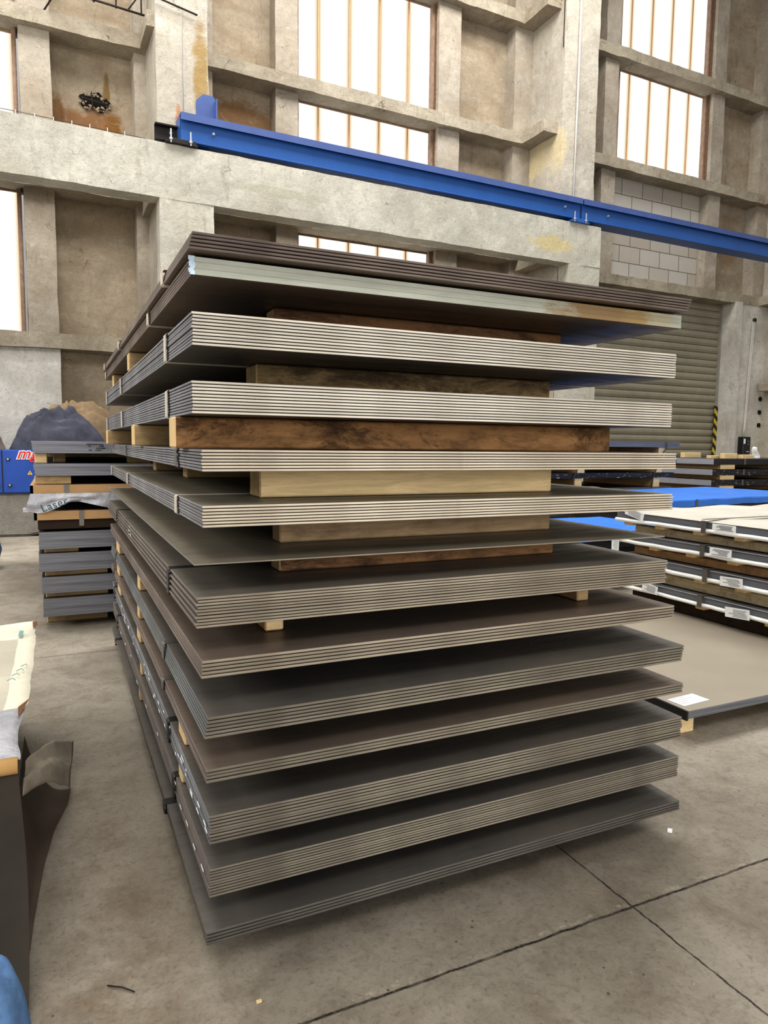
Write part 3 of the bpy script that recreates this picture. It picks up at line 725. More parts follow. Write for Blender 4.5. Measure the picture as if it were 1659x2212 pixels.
# ------------------------------------------------------------------ timber battens
ORD = ['', 'topmost', 'second', 'third', 'fourth', 'fifth', 'sixth', 'seventh', 'eighth']
def batten(x0, x1, y0, y1, z0, z1, mat, label, group=None, endmat='w_end', axis='X', name='timber_batten'):
    fm = (0, 0, 1) if axis == 'X' else (0, 1, 0)
    o = box(name, 0, x1 - x0, 0, y1 - y0, 0, z1 - z0, [M[mat], M[endmat]], None, .004, 1, fm)
    o.location = (x0, y0, z0); setp(o, label, 'timber', group); return o
e = .0006
def between(za, zb): return (za + e * 2, zb - e * 2)
z = between(1.5465, 1.6215)
batten(.552, 1.535, 1.90, 1.98, *z, 'w_dark', 'front brown batten right under the stained grey-green strip bundle')
batten(.285, 1.25, 3.12, 3.2, *z, 'w_mid', 'middle batten poking out left under the stained grey-green strip bundle')
batten(.3, 1.25, 4.2, 4.28, *z, 'w_mid', 'rear batten under the stained grey-green strip bundle')
z = between(1.3925, 1.470)
batten(.507, 1.515, 1.925, 2.04, *z, 'w_mould', 'front mouldy batten between the two ten-sheet pale bundles', endmat='w_mid')
batten(.5, 1.45, 3.2, 3.28, *z, 'w_mid', 'middle batten between the two ten-sheet pale bundles')
batten(.5, 1.45, 4.3, 4.38, *z, 'w_mid', 'rear batten between the two ten-sheet pale bundles')
z = between(1.235, 1.3160)
batten(.270, 1.69, 1.82, 1.91, *z, 'w_orange', 'long orange-brown timber with black stains under the lower ten-sheet bundle')
batten(.270, 1.6, 2.83, 2.92, *z, 'w_mid', 'middle pale batten behind the long orange-brown timber')
batten(.268, 1.5, 4.32, 4.41, *z, 'w_mid', 'rear pale batten behind the long orange-brown timber')
z = between(1.104, 1.1825)
batten(.491, 1.463, 1.835, 1.94, *z, 'w_light', 'clean light pine batten under the eye-level seven-sheet bundle', endmat='w_mid')
batten(.485, 1.45, 2.95, 3.05, *z, 'w_mid', 'middle batten under the eye-level bundle, behind the clean pine one')
batten(.462, 1.45, 3.76, 3.86, *z, 'w_mid', 'rear batten under the eye-level bundle, farthest behind the clean pine one')
z = between(.9655, 1.0510)
batten(.573, 1.534, 1.925, 2.0, *z, 'w_grey', 'greyish batten resting on the single loose thin sheet', endmat='w_grey')
batten(.6, 1.5, 2.95, 3.03, *z, 'w_grey', 'middle batten resting on the single loose thin sheet')
batten(.6, 1.5, 4.1, 4.18, *z, 'w_grey', 'rear batten resting on the single loose thin sheet')
z = between(.8895, .9620)
batten(.560, 1.52, 1.885, 1.97, *z, 'w_dark', 'brown batten holding up the single loose thin sheet', endmat='w_mid')
batten(.6, 1.5, 2.95, 3.03, *z, 'w_dark', 'middle batten below the single loose thin sheet')
batten(.6, 1.5, 4.1, 4.18, *z, 'w_dark', 'rear batten below the single loose thin sheet')
z = between(.7465, .8130)
batten(.493, .545, 1.795, 4.4, *z, 'w_lightY', 'left lengthwise batten under the bundle below the loose sheet', axis='Y', endmat='w_light')
batten(1.532, 1.58, 1.77, 4.4, *z, 'w_lightY', 'right lengthwise batten under the bundle below the loose sheet', axis='Y', endmat='w_mid')
z = between(.6265, .7020)
batten(.30, 1.4, 3.05, 3.13, *z, 'w_mid', 'nearer batten end under the brown-topped pile without straps')
batten(.30, 1.4, 4.10, 4.28, *z, 'w_mid', 'farther broad batten end under the brown-topped pile without straps')
z = between(.5070, .5740)
batten(.296, 1.4, 3.04, 3.12, *z, 'w_mid', 'nearer batten end under the six-sheet bundle with the bluish side')
batten(.296, 1.4, 4.06, 4.22, *z, 'w_mid', 'farther batten end under the six-sheet bundle with the bluish side')
z = between(.3940, .4735)
batten(.305, 1.4, 1.96, 2.07, *z, 'w_mid', 'nearest batten end under the thin four-sheet bundle')
batten(.300, 1.4, 3.08, 3.2, *z, 'w_mid', 'middle batten end under the thin four-sheet bundle')
batten(.300, 1.4, 4.08, 4.26, *z, 'w_mid', 'farthest batten end under the thin four-sheet bundle')
z = between(.2610, .3240)
batten(.303, 1.4, 2.01, 2.07, *z, 'w_mid', 'nearer batten end under the nine-sheet bundle with paint dashes')
batten(.300, 1.4, 3.05, 3.1, *z, 'w_mid', 'farther batten end under the nine-sheet bundle with paint dashes')
z = between(.1255, .1905)
batten(.30, 1.4, 3.12, 3.18, *z, 'w_mid', 'batten end on top of the lowest dark bundle')
batten(.33, 1.4, 4.1, 4.18, *z, 'w_mid', 'rear batten on top of the lowest dark bundle')
z = (0, .0925)
for y, nm in ((1.95, 'front'), (3.0, 'middle'), (4.1, 'rear')):
    batten(.45, 1.6, y, y + .09, *z, 'w_grey', nm + ' floor batten carrying the whole tall stack', )

# ------------------------------------------------------------------ second stack, behind the first
SY = 5.08
def thin_bundle(x0, x1, y0, y1, z0, z1, side, label, straps=(), strapmat='strap_mid', slope=0, group=None, axis='Y', name='sheet_bundle', top='sheet_top'):
    root = empty(name, ((x0), (y0), z0), label, 'sheet bundle', group)
    bm = bmesh.new(); n_ = 7; w, l, h = x1 - x0, y1 - y0, z1 - z0; rnd = random.Random(label)
    for k in range(n_):
        j = slope * k / n_ + rnd.uniform(-.002, .002); q = rnd.uniform(0, .003)
        bm_box(bm, -j, w - j, q, l + q, h * k / n_ + .0002, h * (k + 1) / n_)
    bm.normal_update()
    for f in bm.faces: f.material_index = 1 if abs(f.normal.z) > .7 else 0
    from_bm('sheets', bm, [M[side], M[top]], root)
    for p in straps:
        if axis == 'Y':
            strap_ring(root, -.008 - max(0, slope), w + .008, p - y0, -.001, h + .001, M[strapmat], .03)
        else:
            s = strap_ring(root, -.006, l + .006, 0, -.001, h + .001, M[strapmat], .03)
            s.rotation_euler = (0, 0, R(90)); s.location = (p - x0, 0, 0)
    return root
XE = 1.38
thin_bundle(-.135, .75, SY, SY + 2.9, 1.17, 1.25, 'lay_mid', 'short grey bundle topping the second stack beside the dark clothes', slope=.012)
thin_bundle(-.128, XE, SY, SY + 2.95, 1.022, 1.103, 'lay_mid', 'grey bundle second from the top of the second stack', slope=.010)
thin_bundle(-.122, XE, SY, SY + 2.95, .537, .652, 'lay_low', 'thick grey bundle just under the cardboard-edged packs of the second stack', slope=-.004)
thin_bundle(-.125, XE, SY, SY + 2.95, .387, .508, 'lay_low', 'third grey bundle from the floor in the second stack', slope=-.003)
thin_bundle(-.112, XE, SY, SY + 2.95, .240, .350, 'lay_low', 'second grey bundle from the floor in the second stack', slope=-.003)
thin_bundle(-.108, XE, SY, SY + 2.95, .083, .205, 'lay_low', 'lowest grey bundle of the second stack', slope=-.004)
batten(-.128, -.055, SY + .03, SY + .14, 1.104, 1.169, 'w_light', 'left front block under the top bundle of the second stack', endmat='w_light')
batten(-.02, .06, SY + .35, SY + .45, 1.104, 1.169, 'w_mid', 'second block under the top bundle of the second stack')
batten(.45, .6, SY + .1, SY + .2, 1.104, 1.169, 'w_mid', 'right front block under the top bundle of the second stack')
batten(-.1, .6, SY + 2.0, SY + 2.1, 1.104, 1.169, 'w_mid', 'rear batten under the top bundle of the second stack')
batten(-.133, .085, SY + .02, SY + .12, .9665, 1.021, 'w_mid', 'short weathered block on the upper cardboard-edged pack')
batten(.5, 1.3, SY + .4, SY + .5, .9665, 1.021, 'w_mid', 'dark inner batten on the upper cardboard-edged pack')
batten(-.1, 1.3, SY + 2.2, SY + 2.3, .9665, 1.021, 'w_mid', 'rear batten on the upper cardboard-edged pack')
for (z0, z1, nm) in ((.509, .536, 'under the thick grey bundle'), (.351, .386, 'under the third grey bundle from the floor'), (.206, .239, 'under the second grey bundle from the floor'), (0, .082, 'on the floor under')):
    batten(-.09, .12 if z0 > .4 else .3, SY + (.05 if z0 else .19), SY + (.15 if z0 else .29), z0, z1, 'w_mid', 'front batten ' + nm + ' of the second stack' if z0 else 'front floor batten carrying the second stack')
    batten(-.05, 1.3, SY + 2.2, SY + 2.3, z0, z1, 'w_mid', 'rear batten ' + nm + ' of the second stack' if z0 else 'rear floor batten carrying the second stack')
# cardboard edged packs with film
def carton_pack(x0, z0, z1, edge_h, label, strapx, foil):
    root = empty('wrapped_sheet_pack', (x0, SY - .01, z0), label, 'pack')
    h = z1 - z0; w = 1.5
    box('sheets', .02, w - .02, .02, 2.9, 0, h - edge_h * .5, M['cardboard_dark'], root, .004)
    box('top_paper', .015, w - .015, .015, 2.9, h - edge_h * .5, h - .002, M['paper_shade'], root, .002)
    bm = bmesh.new()
    bm_box(bm, 0, w, 0, .018, h - edge_h, h); bm_box(bm, 0, w, 0, .07, h, h + .003); bm_box(bm, 0, .018, 0, 2.9, h - edge_h, h)
    from_bm('cardboard_edge', bm, M['cardboard'], root)
    s = box('strap', strapx, strapx + .03, -.003, 2.9, h + .003, h + .005, M['strap_mid'], root, 0)
    box('strap', strapx, strapx + .03, -.004, -.001, .02, h + .005, M['strap_mid'], root, 0)
    return root
r1 = carton_pack(-.16, .845, .960, .052, 'upper pack with a tan cardboard edge and torn silver film', .2, True)
r2 = carton_pack(-.143, .667, .787, .055, 'lower pack with a tan cardboard edge and rounded dark end', .27, False)
# hanging silver film
def filmfn(u, v):
    x = .0 + u * 1.4
    low = .098 + .02 * math.sin(u * 9) if u > .12 else .13
    xs = [0, .03, .07, .12, .165, .205, .35, .6, 1.]; ls = [.10, .132, .12, .09, .058, .056, .108, .11, .1]
    k = 0
    while k < len(xs) - 2 and u > xs[k + 1]: k += 1
    t_ = (u - xs[k]) / (xs[k + 1] - xs[k]); d = ls[k] * (1 - t_) + ls[k + 1] * t_
    z = .063 - v * d
    y = -.006 - .012 * abs(math.sin(u * 17 + v * 3)) * v - .006 * noise.noise(Vector((u * 12, v * 4, 1)))
    return (x - (.03 * v if u < .02 else 0), y, z)
grid('silver_film', filmfn, 70, 8, M['foil'], r1)
tm = Matrix.Translation((.068, -.032, -.058)) @ Matrix.Rotation(R(-19), 4, 'Y') @ Matrix.Rotation(R(90), 4, 'X')
text_mesh('film_print', 'Laser', .07, M['teal_print'], r1, tm, .0005, 0, 0, 1.1)
box('end_flap', -.045, .01, .0, .03, -.062, -.03, M['foil'], r1, .004)
# scribbled ink marks on the front edge of the top bundle
tb = [o for o in bpy.data.objects if o.get('label') == 'short grey bundle topping the second stack beside the dark clothes'][0]
bm = bmesh.new(); rq = random.Random(5)
for k in range(9):
    a = .33 + rq.random() * .09; zz = .02 + .013 * (k % 3); bm_box(bm, a, a + .012 + rq.random() * .02, -.0025, .0, zz, zz + .005)
for k in range(5): bm_box(bm, .32 + k * .02, .345 + k * .02, -.0025, .0, .058 + .002 * (k % 2), .064)
from_bm('ink_mark', bm, M['ink'], tb)['kind'] = 'stuff'
# clothes and machine
mc = empty('blue_machine', (-.63, 10.2, .575), 'blue machine cabinet with red letters on the concrete block behind the second stack', 'machine')
box('cabinet', -.9, 1.45, 0, 1.1, 0, .555, M['machine'], mc, .01, 2)
for x in (0.0,): box('panel_seam', x - .008, x + .006, -.004, .0, .0, .55, M['machine_dark'], mc, 0)
for (x, z_) in ((.068, .435), (.078, .10), (-.06, .10)):
    bm = bmesh.new(); tube_bm(bm, [(x, 0, z_), (x, -.02, z_)], .022, 10); from_bm('knob', bm, M['black_plastic'], mc, smooth=True)
    bm = bmesh.new(); tube_bm(bm, [(x, -.02, z_), (x, -.03, z_)], .01, 8); from_bm('knob_cap', bm, M['zinc'], mc)
base = Matrix.Translation((.165, -.004, .445)) @ Matrix.Rotation(R(90), 4, 'X')
text_mesh('logo_outline', 'mg', .2, M['white'], mc, base, .001, .35, .013, 1.05)
text_mesh('logo_letters', 'mg', .2, M['red'], mc, Matrix.Translation((.165, -.007, .445)) @ Matrix.Rotation(R(90), 4, 'X'), .001, .35, .002, 1.05)
bm = bmesh.new(); vs = [bm.verts.new(p) for p in ((.285, -.003, .235), (.345, -.003, .235), (.315, -.003, .29))]; bm.faces.new(vs); from_bm('warning_triangle', bm, M['yellow'], mc)
bm = bmesh.new(); vs = [bm.verts.new(p) for p in ((.310, -.005, .244), (.320, -.005, .244), (.318, -.005, .272), (.312, -.005, .272))]; bm.faces.new(vs); from_bm('warning_symbol', bm, M['ink'], mc)
# concrete block with rounded lower corner
bm = bmesh.new(); pr = [(-1.6, .02), (-.35, .0), (-.22, .03), (-.1, .06), (.0, .1), (.05, .2), (.06, .35), (.06, .57), (-1.6, .57)]
f1 = [bm.verts.new((x, 10.22, z_)) for x, z_ in pr]; f2 = [bm.verts.new((x, 11.3, z_)) for x, z_ in pr]
bm.faces.new(f1[::-1]); bm.faces.new(f2)
for i in range(len(pr)): bm.faces.new((f1[i], f1[(i + 1) % len(pr)], f2[(i + 1) % len(pr)], f2[i]))
bm.normal_update(); bmesh.ops.recalc_face_normals(bm, faces=bm.faces[:])
bmesh.ops.bevel(bm, geom=[x for x in bm.edges if abs(x.verts[0].co.y - x.verts[1].co.y) < .01], offset=.03, segments=3, affect='EDGES')
o = from_bm('concrete_block', bm, M['con_block']); setp(o, 'weathered concrete block with a rounded lower corner carrying the blue machine', 'concrete block')
bm = bmesh.new(); bm_box(bm, .2, .9, 10.25, 11.25, 0, .57)
o = from_bm('concrete_block', bm, M['con_block']); setp(o, 'second concrete block behind the second stack carrying the blue machine', 'concrete block')

def blob_cloth(name, cx, cy, z0, w, d, h, mat, seed, label=None, folds=5, amp=.12, prof=None, parent=None, flat=.0, cat='cloth'):
    """a heap of cloth: dome over a footprint, with folds"""
    def fn(u, v):
        a = u * 2 * math.pi; rr = v
        x = math.cos(a) * rr; y = math.sin(a) * rr
        hh = (1 - rr ** 3.2) if rr < 1 else 0
        if prof: hh *= prof(x)
        q = Vector((x * 2.2 + seed, y * 2.2, seed * .7))
        wv = noise.noise(q * .8) * 2.6 + noise.noise(q * 2.1) * .8
        f = math.sin(folds * (x * 1.1 - y * 1.5) + wv * 2) * .45 + (.4 - abs(math.sin(folds * .7 * (x * .8 + y * 2.2) + wv * 2.4))) * .45 + noise.noise(q * 4) * .12
        if rr > .93: f *= (1 - rr) / .07
        k = 1 + amp * f
        return (cx + x * w / 2 * (1 + amp * .4 * noise.noise(q + Vector((5, 0, 0)))), cy + y * d / 2, z0 + max(0, hh * h * k - .004 + (.0 if rr < .97 else 0)))
    o = grid(name, fn, 96, 40, mat, parent)
    if label: setp(o, label, cat)
    return o
zt = 1.132
blob_cloth('jacket_pile', .05, 10.52, zt, 1.25, .5, .52, M['cloth_navy'], 3.3, 'heap of crumpled navy work clothes on the blue machine', 5, .3, cat='clothes')
blob_cloth('brown_blanket', .3, 11.02, zt, 1.35, .44, .64, M['cloth_brown'], 8.1, 'brown blanket heaped behind the navy clothes', 4, .18, cat='blanket')
blob_cloth('grey_sleeve', -.78, 10.4, zt, .36, .3, .2, M['cloth_grey'], 5.4, 'grey crumpled sleeve at the left foot of the navy clothes heap', 7, .4, cat='clothes')
blob_cloth('plastic_bag', .86, 10.4, zt, .4, .3, .40, M['plastic_clear'], 2.2, 'cloudy plastic bag beside the navy clothes behind the top bundle', 11, .6, cat='bag')

# blue wrapped thing at the left edge
def roll(u, v):
    a = u * 2 * math.pi; t_ = v
    rx = .2 * (1 + .08 * noise.noise(Vector((a, t_ * 5, 2)))); rz = .17
    k = math.sqrt(max(0, 1 - (max(0, t_ - .82) / .18) ** 2)) if t_ > .82 else 1
    return (-1.3 + t_ * .79, 7.75 + math.cos(a) * rx * max(.02, k), .19 + math.sin(a) * rz * max(.02, k) + .01 * noise.noise(Vector((t_ * 14, a * 2, 0))))
o = grid('wrapped_roll', roll, 40, 40, M['tarp_navy']); setp(o, 'end of a blue wrapped roll lying on the floor at the left edge', 'roll')

# ------------------------------------------------------------------ left foreground package
pk = empty('paper_wrapped_pack', (-.10, 1.94, 0), 'paper wrapped sheet pack with torn white paper top at the left edge', 'pack')
box('wrapped_sheets', -1.4, -.11, .02, 1.47, .0, .435, M['wrap_dark'], pk, .01)
def edge_wob(v): return .008 * noise.noise(Vector((v * 6, 3, 0))) + .004 * noise.noise(Vector((v * 22, 1, 0)))
def topfn(u, v):
    x = -1.4 + u * 1.4; y = v * 1.49
    wob = noise.noise(Vector((x * 9, y * 5, 0)))
    x += (edge_wob(v) - .022 * max(0, 1 - abs(v - .12) / .16)) * (u ** 8)
    return (x, y, .447 + .007 * wob + .01 * noise.noise(Vector((x * 3, y * 3, 4))) - (.006 if u > .99 else 0))
grid('paper_top', topfn, 90, 60, [M['paper_white'], M['foil'], M['paper_grey']], pk, 0, lambda u, v: 1 if v < .25 and (u > .93) else (2 if u < .955 and v < .8 else 0))
# dark curled tears
for (pts) in ([(-.0, 1.47, .452), (.006, 1.40, .45), (-.012, 1.36, .452), (-.016, 1.46, .454)], [(.004, .44, .452), (-.026, .36, .455), (-.022, .28, .452)]):
    bm = bmesh.new(); bm.faces.new([bm.verts.new(p) for p in pts]); from_bm('torn_curl', bm, M['kraft_dark'], pk)
# rolled kraft edge at the near top
tube('kraft_roll', [(-1.3, -.005, .425), (-.3, -.005, .428), (-.012, -.005, .43)], .021, M['kraft'], pk, 14)
# paper skirt down to the floor
def skirt(u, v):
    # u along x toward the right edge, v from top edge to floor
    xr = -.012 + .075 * math.sin(v * math.pi * .6) * .3
    x = -1.3 + u * (1.3 + xr); y = -.01 - .35 * v ** 1.6 + .02 * noise.noise(Vector((x * 4, v * 3, 6))) - .02 * (1 - u) * v
    return (x, y, .41 * (1 - v) ** 1.15 + .006)
grid('paper_skirt', skirt, 50, 24, M['wrap_dark'], pk)
def side_skirt(u, v):
    # sheet spreading on the floor to the right of the pack, u = along y, v = outwards
    y = -.36 + u * 1.08
    out = [(-.36, -.03), (-.2, -.01), (0, .0), (.25, .02), (.44, .046), (.62, .09), (.72, .10)]
    k = 0
    while k < len(out) - 2 and y > out[k + 1][0]: k += 1
    t_ = (y - out[k][0]) / (out[k + 1][0] - out[k][0]); ox = out[k][1] * (1 - t_) + out[k + 1][1] * t_
    x0 = -.03
    return (x0 + v * (ox - x0 + .012), y, .004 + .22 * (1 - v) ** 3 * (1 if y > 0 else max(0, 1 + y * 3)) + .004 * noise.noise(Vector((y * 9, v * 5, 3))))
grid('floor_paper', side_skirt, 40, 12, M['paper_shade'], pk)
# flap standing out at the corner
def flap(u, v):
    # corners: inner-far, outer-far, outer-near, inner-near  (relative to pack)
    a, b, c, d = Vector((-.015, .42, .26)), Vector((.126, .84, .13)), Vector((.108, .62, .05)), Vector((-.015, .2, .25))
    p = a * (1 - u) * (1 - v) + b * u * (1 - v) + c * u * v + d * (1 - u) * v
    p.z += .03 * math.sin(u * math.pi) - .015 * math.sin(v * math.pi * 2) + .006 * noise.noise(Vector((u * 6, v * 6, 0)))
    return p
grid('torn_flap', flap, 24, 24, M['paper_flap'], pk, .001)
# faint print on paper
def decal(name, pts, mat, parent):
    bm = bmesh.new(); bm.faces.new([bm.verts.new(p) for p in pts]); return from_bm(name, bm, mat, parent)
decal('faded_print', [(-.062, 1.2, .461), (-.045, 1.19, .461), (-.044, 1.28, .461), (-.06, 1.29, .461)], M['teal_pale'], pk)
for k in range(4):
    tube('creased_line', [(-.07 + .012 * k, .62 + .05 * k, .459), (-.055 + .012 * k, .64 + .05 * k, .46), (-.045 + .01 * k, .62 + .05 * k, .459)], .0015, M['teal_pale'], pk, 4)

# blue denim at the bottom left corner
def knee(u, v):
    a = u * 2 * math.pi; rr = v
    x, y = math.cos(a) * rr, math.sin(a) * rr
    q = Vector((x * 2.5, y * 2.5, 9))
    return (-.165 + x * .10 * (1 + .1 * noise.noise(q)), 1.42 + y * .125 * (1 + .08 * noise.noise(q + Vector((3, 0, 0)))), .003 + .27 * max(0, 1 - rr ** 3) ** .8 * (1 + .1 * noise.noise(q * 1.5)))
o = grid('denim_cloth', knee, 60, 24, M['denim']); setp(o, 'piece of pale blue denim in the bottom left corner of the floor', 'cloth')

# ------------------------------------------------------------------ right side: bare sheets, white packs, blue packs, dark stacks
root = empty('sheet_bundle', (2.428, 2.075, .085), 'wide bare grey steel sheets lying low on floor timbers at right', 'sheet bundle')
for k in range(4):
    s = box('sheet', 0, 1.5, 0, 3.0, k * .0105 + .0005, k * .0105 + .010, [M['big_sheet'], M['lay_pack']], root, .001, 1, (0, 1, 1))
    s.location = (random.uniform(-.002, .002), random.uniform(-.002, .002) + (.01 if k == 0 else 0), 0)
bm = bmesh.new(); bm_box(bm, -.012, -.002, -.002, 3.0, .0, .042); from_bm('black_edge_tape', bm, M['black_plastic'], root)
nt = box('note_paper', .03, .2, .045, .135, .0425, .0432, M['label'], root, 0); nt.rotation_euler = (0, 0, R(4))
bm = bmesh.new()
for k in range(4):
    bm_box(bm, .045, .045 + (.08, .11, .06, .04)[k], .122 - k * .018, .1235 - k * .018, .0433, .0436)
q = from_bm('handwriting', bm, M['ink'], nt)
batten(2.44, 2.53, 2.13, 5.0, 0, .0845, 'w_lightY', 'left floor batten under the bare grey sheets at right', axis='Y', endmat='w_light')
batten(2.53, 3.9, 2.33, 2.42, 0, .0845, 'w_light', 'front crosswise floor batten under the bare grey sheets at right')
batten(2.53, 3.9, 4.5, 4.59, 0, .0845, 'w_light', 'rear crosswise floor batten under the bare grey sheets at right')

PX0, PX1, PY0, PY1 = 3.77, 6.77, 2.45, 3.96
def white_pack(z0, z1, label, tags, dy=0, strap='strap_mid'):
    r = empty('wrapped_sheet_pack', (PX0, PY0 + dy, z0), label, 'pack')
    h = z1 - z0; w, l = PX1 - PX0, PY1 - PY0
    box('sheets', .004, w, 0, l, h * .3, h - .006, M['lay_pack'], r, .002)
    def top(u, v):
        x = -.004 + u * w; y = v * l
        return (x, y, h - (.003 if z1 > .7 else .008) + (1. if z1 > .7 else .2) * (.012 * math.sin(v * 9 + u * 14) ** 2 + .008 * noise.noise(Vector((x * 3, y * 4, z0 * 9)))) * min(1, u * 14) * (1 if u < .98 else 0))
    grid('film_top', top, 60, 30, M['pack_top'], r)
    def low(u, v):
        y = u * l; a = v
        z_ = h * .34 - a * h * .36
        return (-.004 - .012 * math.sin(a * math.pi) - .006 * abs(noise.noise(Vector((y * 9, a * 3, z0)))), y, z_ + .004 * noise.noise(Vector((y * 5, 0, z0 * 3))))
    grid('film_lower_edge', low, 60, 6, M['film_white'], r)
    box('film_bottom', 0, w, 0, l, 0, h * .3, M['film_white'], r, .002)
    ys = 3.17 - PY0
    bm = bmesh.new(); bm_box(bm, -.022, -.015, ys - .016, ys + .016, -.002, h + .004); bm_box(bm, -.022, w, ys - .016, ys + .016, h + (.012 if z1 > .7 else -.001), h + (.014 if z1 > .7 else .0005))
    from_bm('strap', bm, M[strap], r)
    for (y0, y1, za, zb, rot) in tags:
        t_ = empty if False else None
        lb = box('paper_label', -.001, 0, 0, y1 - y0, 0, zb - za, M['label'], r, 0)
        lb.location = (-.022, y0 - PY0 - dy, za - z0); lb.rotation_euler = (R(rot), 0, 0)
        bm = bmesh.new(); rnd = random.Random(label + str(y0)); hh = zb - za; ww = y1 - y0
        for k in range(6):
            a = ww * (.08 + .12 * rnd.random()); b = ww * (.55 + .35 * rnd.random())
            bm_box(bm, -.0022, -.0011, a, b, hh * (.14 + .13 * k), hh * (.14 + .13 * k) + .0018)
        from_bm('print', bm, M['ink'], lb)
    return r
white_pack(.712, .785, 'topmost white film wrapped sheet pack at right', [(2.93, 3.1, .738, .78, 0), (3.68, 3.86, .733, .79, 12)])
white_pack(.558, .632, 'second white wrapped pack from the top at right', [(2.95, 3.11, .578, .628, 0), (3.9, 3.975, .49, .59, 0)], .0)
white_pack(.398, .478, 'third white wrapped pack from the top at right', [(2.86, 3.02, .405, .465, -3)], -.03)
white_pack(.228, .302, 'lowest white wrapped pack with hanging labels at right', [(2.80, 2.97, .222, .285, -4), (3.52, 3.66, .232, .292, 6)], -.0)
gaps = [(.633, .711, 'w_greyY', (3.87, 3.575, 3.25, 2.94), 'topmost'), (.479, .557, 'w_brownY', (3.62, 3.3, 2.98), 'second'), (.303, .397, 'w_greyY', (3.22, 2.91), 'third'), (.1305, .227, 'w_shadeY', (3.20, 2.7), 'lowest')]
for (z0, z1, wm, ys, nm) in gaps:
    batten(PX0 + .07, PX0 + .16, PY0 + .02, PY1 - .12, z0, z1 - .026 if z1 - z0 > .06 else z1, wm, 'long side runner board under the %s white wrapped pack' % nm, axis='Y', name='runner_board')
    batten(PX1 - .3, PX1 - .2, PY0 + .05, PY1 - .1, z0, z1 - .026, wm, 'rear runner board under the %s white wrapped pack' % nm, axis='Y', name='runner_board')
    wd = ['farthest', 'second farthest', 'third farthest', 'nearest'] if len(ys) == 4 else (['farthest', 'middle', 'nearest'] if len(ys) == 3 else ['farther', 'nearer'])
    for y, q in zip(ys, wd):
        batten(PX0 + .02, PX1 - .1, y - .035, y + .035, z1 - .026, z1 - .002, 'w_light', '%s cross batten end under the %s white wrapped pack' % (q, nm))
for y, nm in ((PY0 + .1, 'near'), (PY1 - .25, 'far')):
    batten(3.96, PX1, y, y + .1, 0, .129, 'w_dark', nm + ' floor timber carrying the white wrapped packs', )

# blue tarpaulin covered packs
def tarp_pack(name, cx, cy, w, l, z0, z1, rz, label, body='lay_blackp'):
    r = empty(name, (cx, cy, z0), label, 'pack', rz=rz)
    h = z1 - z0
    box('sheets', .01, w - .01, .01, l - .01, 0, h - .015, M[body], r, .003)
    def top(u, v):
        # over the top, folding down at the front (v<.15) and left (u<.08)
        x = -.01 + w * max(0, (u - .06) / .94); y = -.012 + l * max(0, (v - .1) / .9)
        z_ = h + .006 * noise.noise(Vector((x * 3, y * 3, cx)))
        if v < .1: z_ -= (.1 - v) / .1 * .075 + .012 * noise.noise(Vector((x * 5, 0, 3)))
        if u < .06: z_ = min(z_, h - (.06 - u) / .06 * .075)
        return (x, y, z_)
    grid('tarpaulin', top, 60, 40, M['tarp_blue'], r)
    box('strap', .55, .585, -.02, -.016, h - .09, h + .002, M['strap_mid'], r, 0)
    return r
tarp_pack('tarpaulin_covered_pack', 5.72, 5.36, 3.0, 1.5, .54, .70, R(7), 'pack under bright blue tarpaulin behind the white wrapped packs')
batten(6., 8.4, 5.9, 6.0, .0, .539, 'w_dark', 'dark timber block stack under the bright blue tarpaulin pack', name='timber_block') if False else None
o = box('sheet_bundle', 5.75, 8.4, 5.75, 6.75, 0, .538, M['lay_blackp'], None, .01); setp(o, 'dark sheet bundle on the floor under the bright blue tarpaulin pack', 'sheet bundle')
tarp_pack('tarpaulin_covered_pack', 3.95, 4.75, 1.35, 1.2, .36, .50, R(-3), 'lower blue tarpaulin pack seen between the battens of the tall stack')
o = box('sheet_bundle', 4.0, 5.25, 4.8, 5.9, 0, .358, [M['lay_blackp']], None, .01); setp(o, 'dark sheet bundle under the lower blue tarpaulin pack', 'sheet bundle')

# far dark stack with black straps
FX0, FX1, FY = 5.0, 7.96, 7.2
def y2(z65):  # heights measured for the plane Y=6.5 -> this plane
    return 1.25 + (z65 - 1.25) * FY / 6.5
lv = [(y2(1.259), y2(1.327)), (y2(1.06), y2(1.11)), (y2(.884), y2(.943)), (y2(.70), y2(.762)), (.35, .42)]
for k, (z0, z1) in enumerate(lv):
    thin_bundle(FX0, FX1 - .04 * k, FY, FY + 1.5, z0, z1, 'lay_black' if k == 2 else 'lay_pack', ('topmost', 'second', 'third', 'fourth', 'lowest')[k] + ' dark bundle of the far stack in front of the roller door')
FB = [(lv[k + 1][1] + .001, lv[k][0] - .001) for k in range(4)] + [(0, lv[4][0] - .001)]
for k, (z0, z1) in enumerate(FB):
    for x, nm in ((6.21, 'left'), (7.59, 'right'), (5.2, 'far left')):
        batten(x - k * .04, x + .12 - k * .04, FY + .02, FY + 1.45, z0, z1, 'w_lightY' if k else 'w_brownY', '%s batten under the %s dark bundle of the far stack' % (nm, ('topmost', 'second', 'third', 'fourth', 'lowest')[k]), axis='Y', endmat='w_light')
top_far = [o for o in bpy.data.objects if o.get('label') == 'topmost dark bundle of the far stack in front of the roller door'][0]
for x in (6.31, 7.70):
    p = [(x, FY - .012, lv[0][1] + .004), (x - .005, FY - .015, lv[0][0]), (x - .12, FY - .012, lv[1][1]), (x - .13, FY - .012, lv[1][0]), (x - .20, FY - .014, lv[2][1]), (x - .225, FY - .012, lv[2][0]), (x - .26, FY - .012, lv[3][1])]
    q = tube('black_strap', [(a - FX0, b - FY, c - lv[0][0]) for a, b, c in p], .009, M['black_plastic'], top_far, 6)

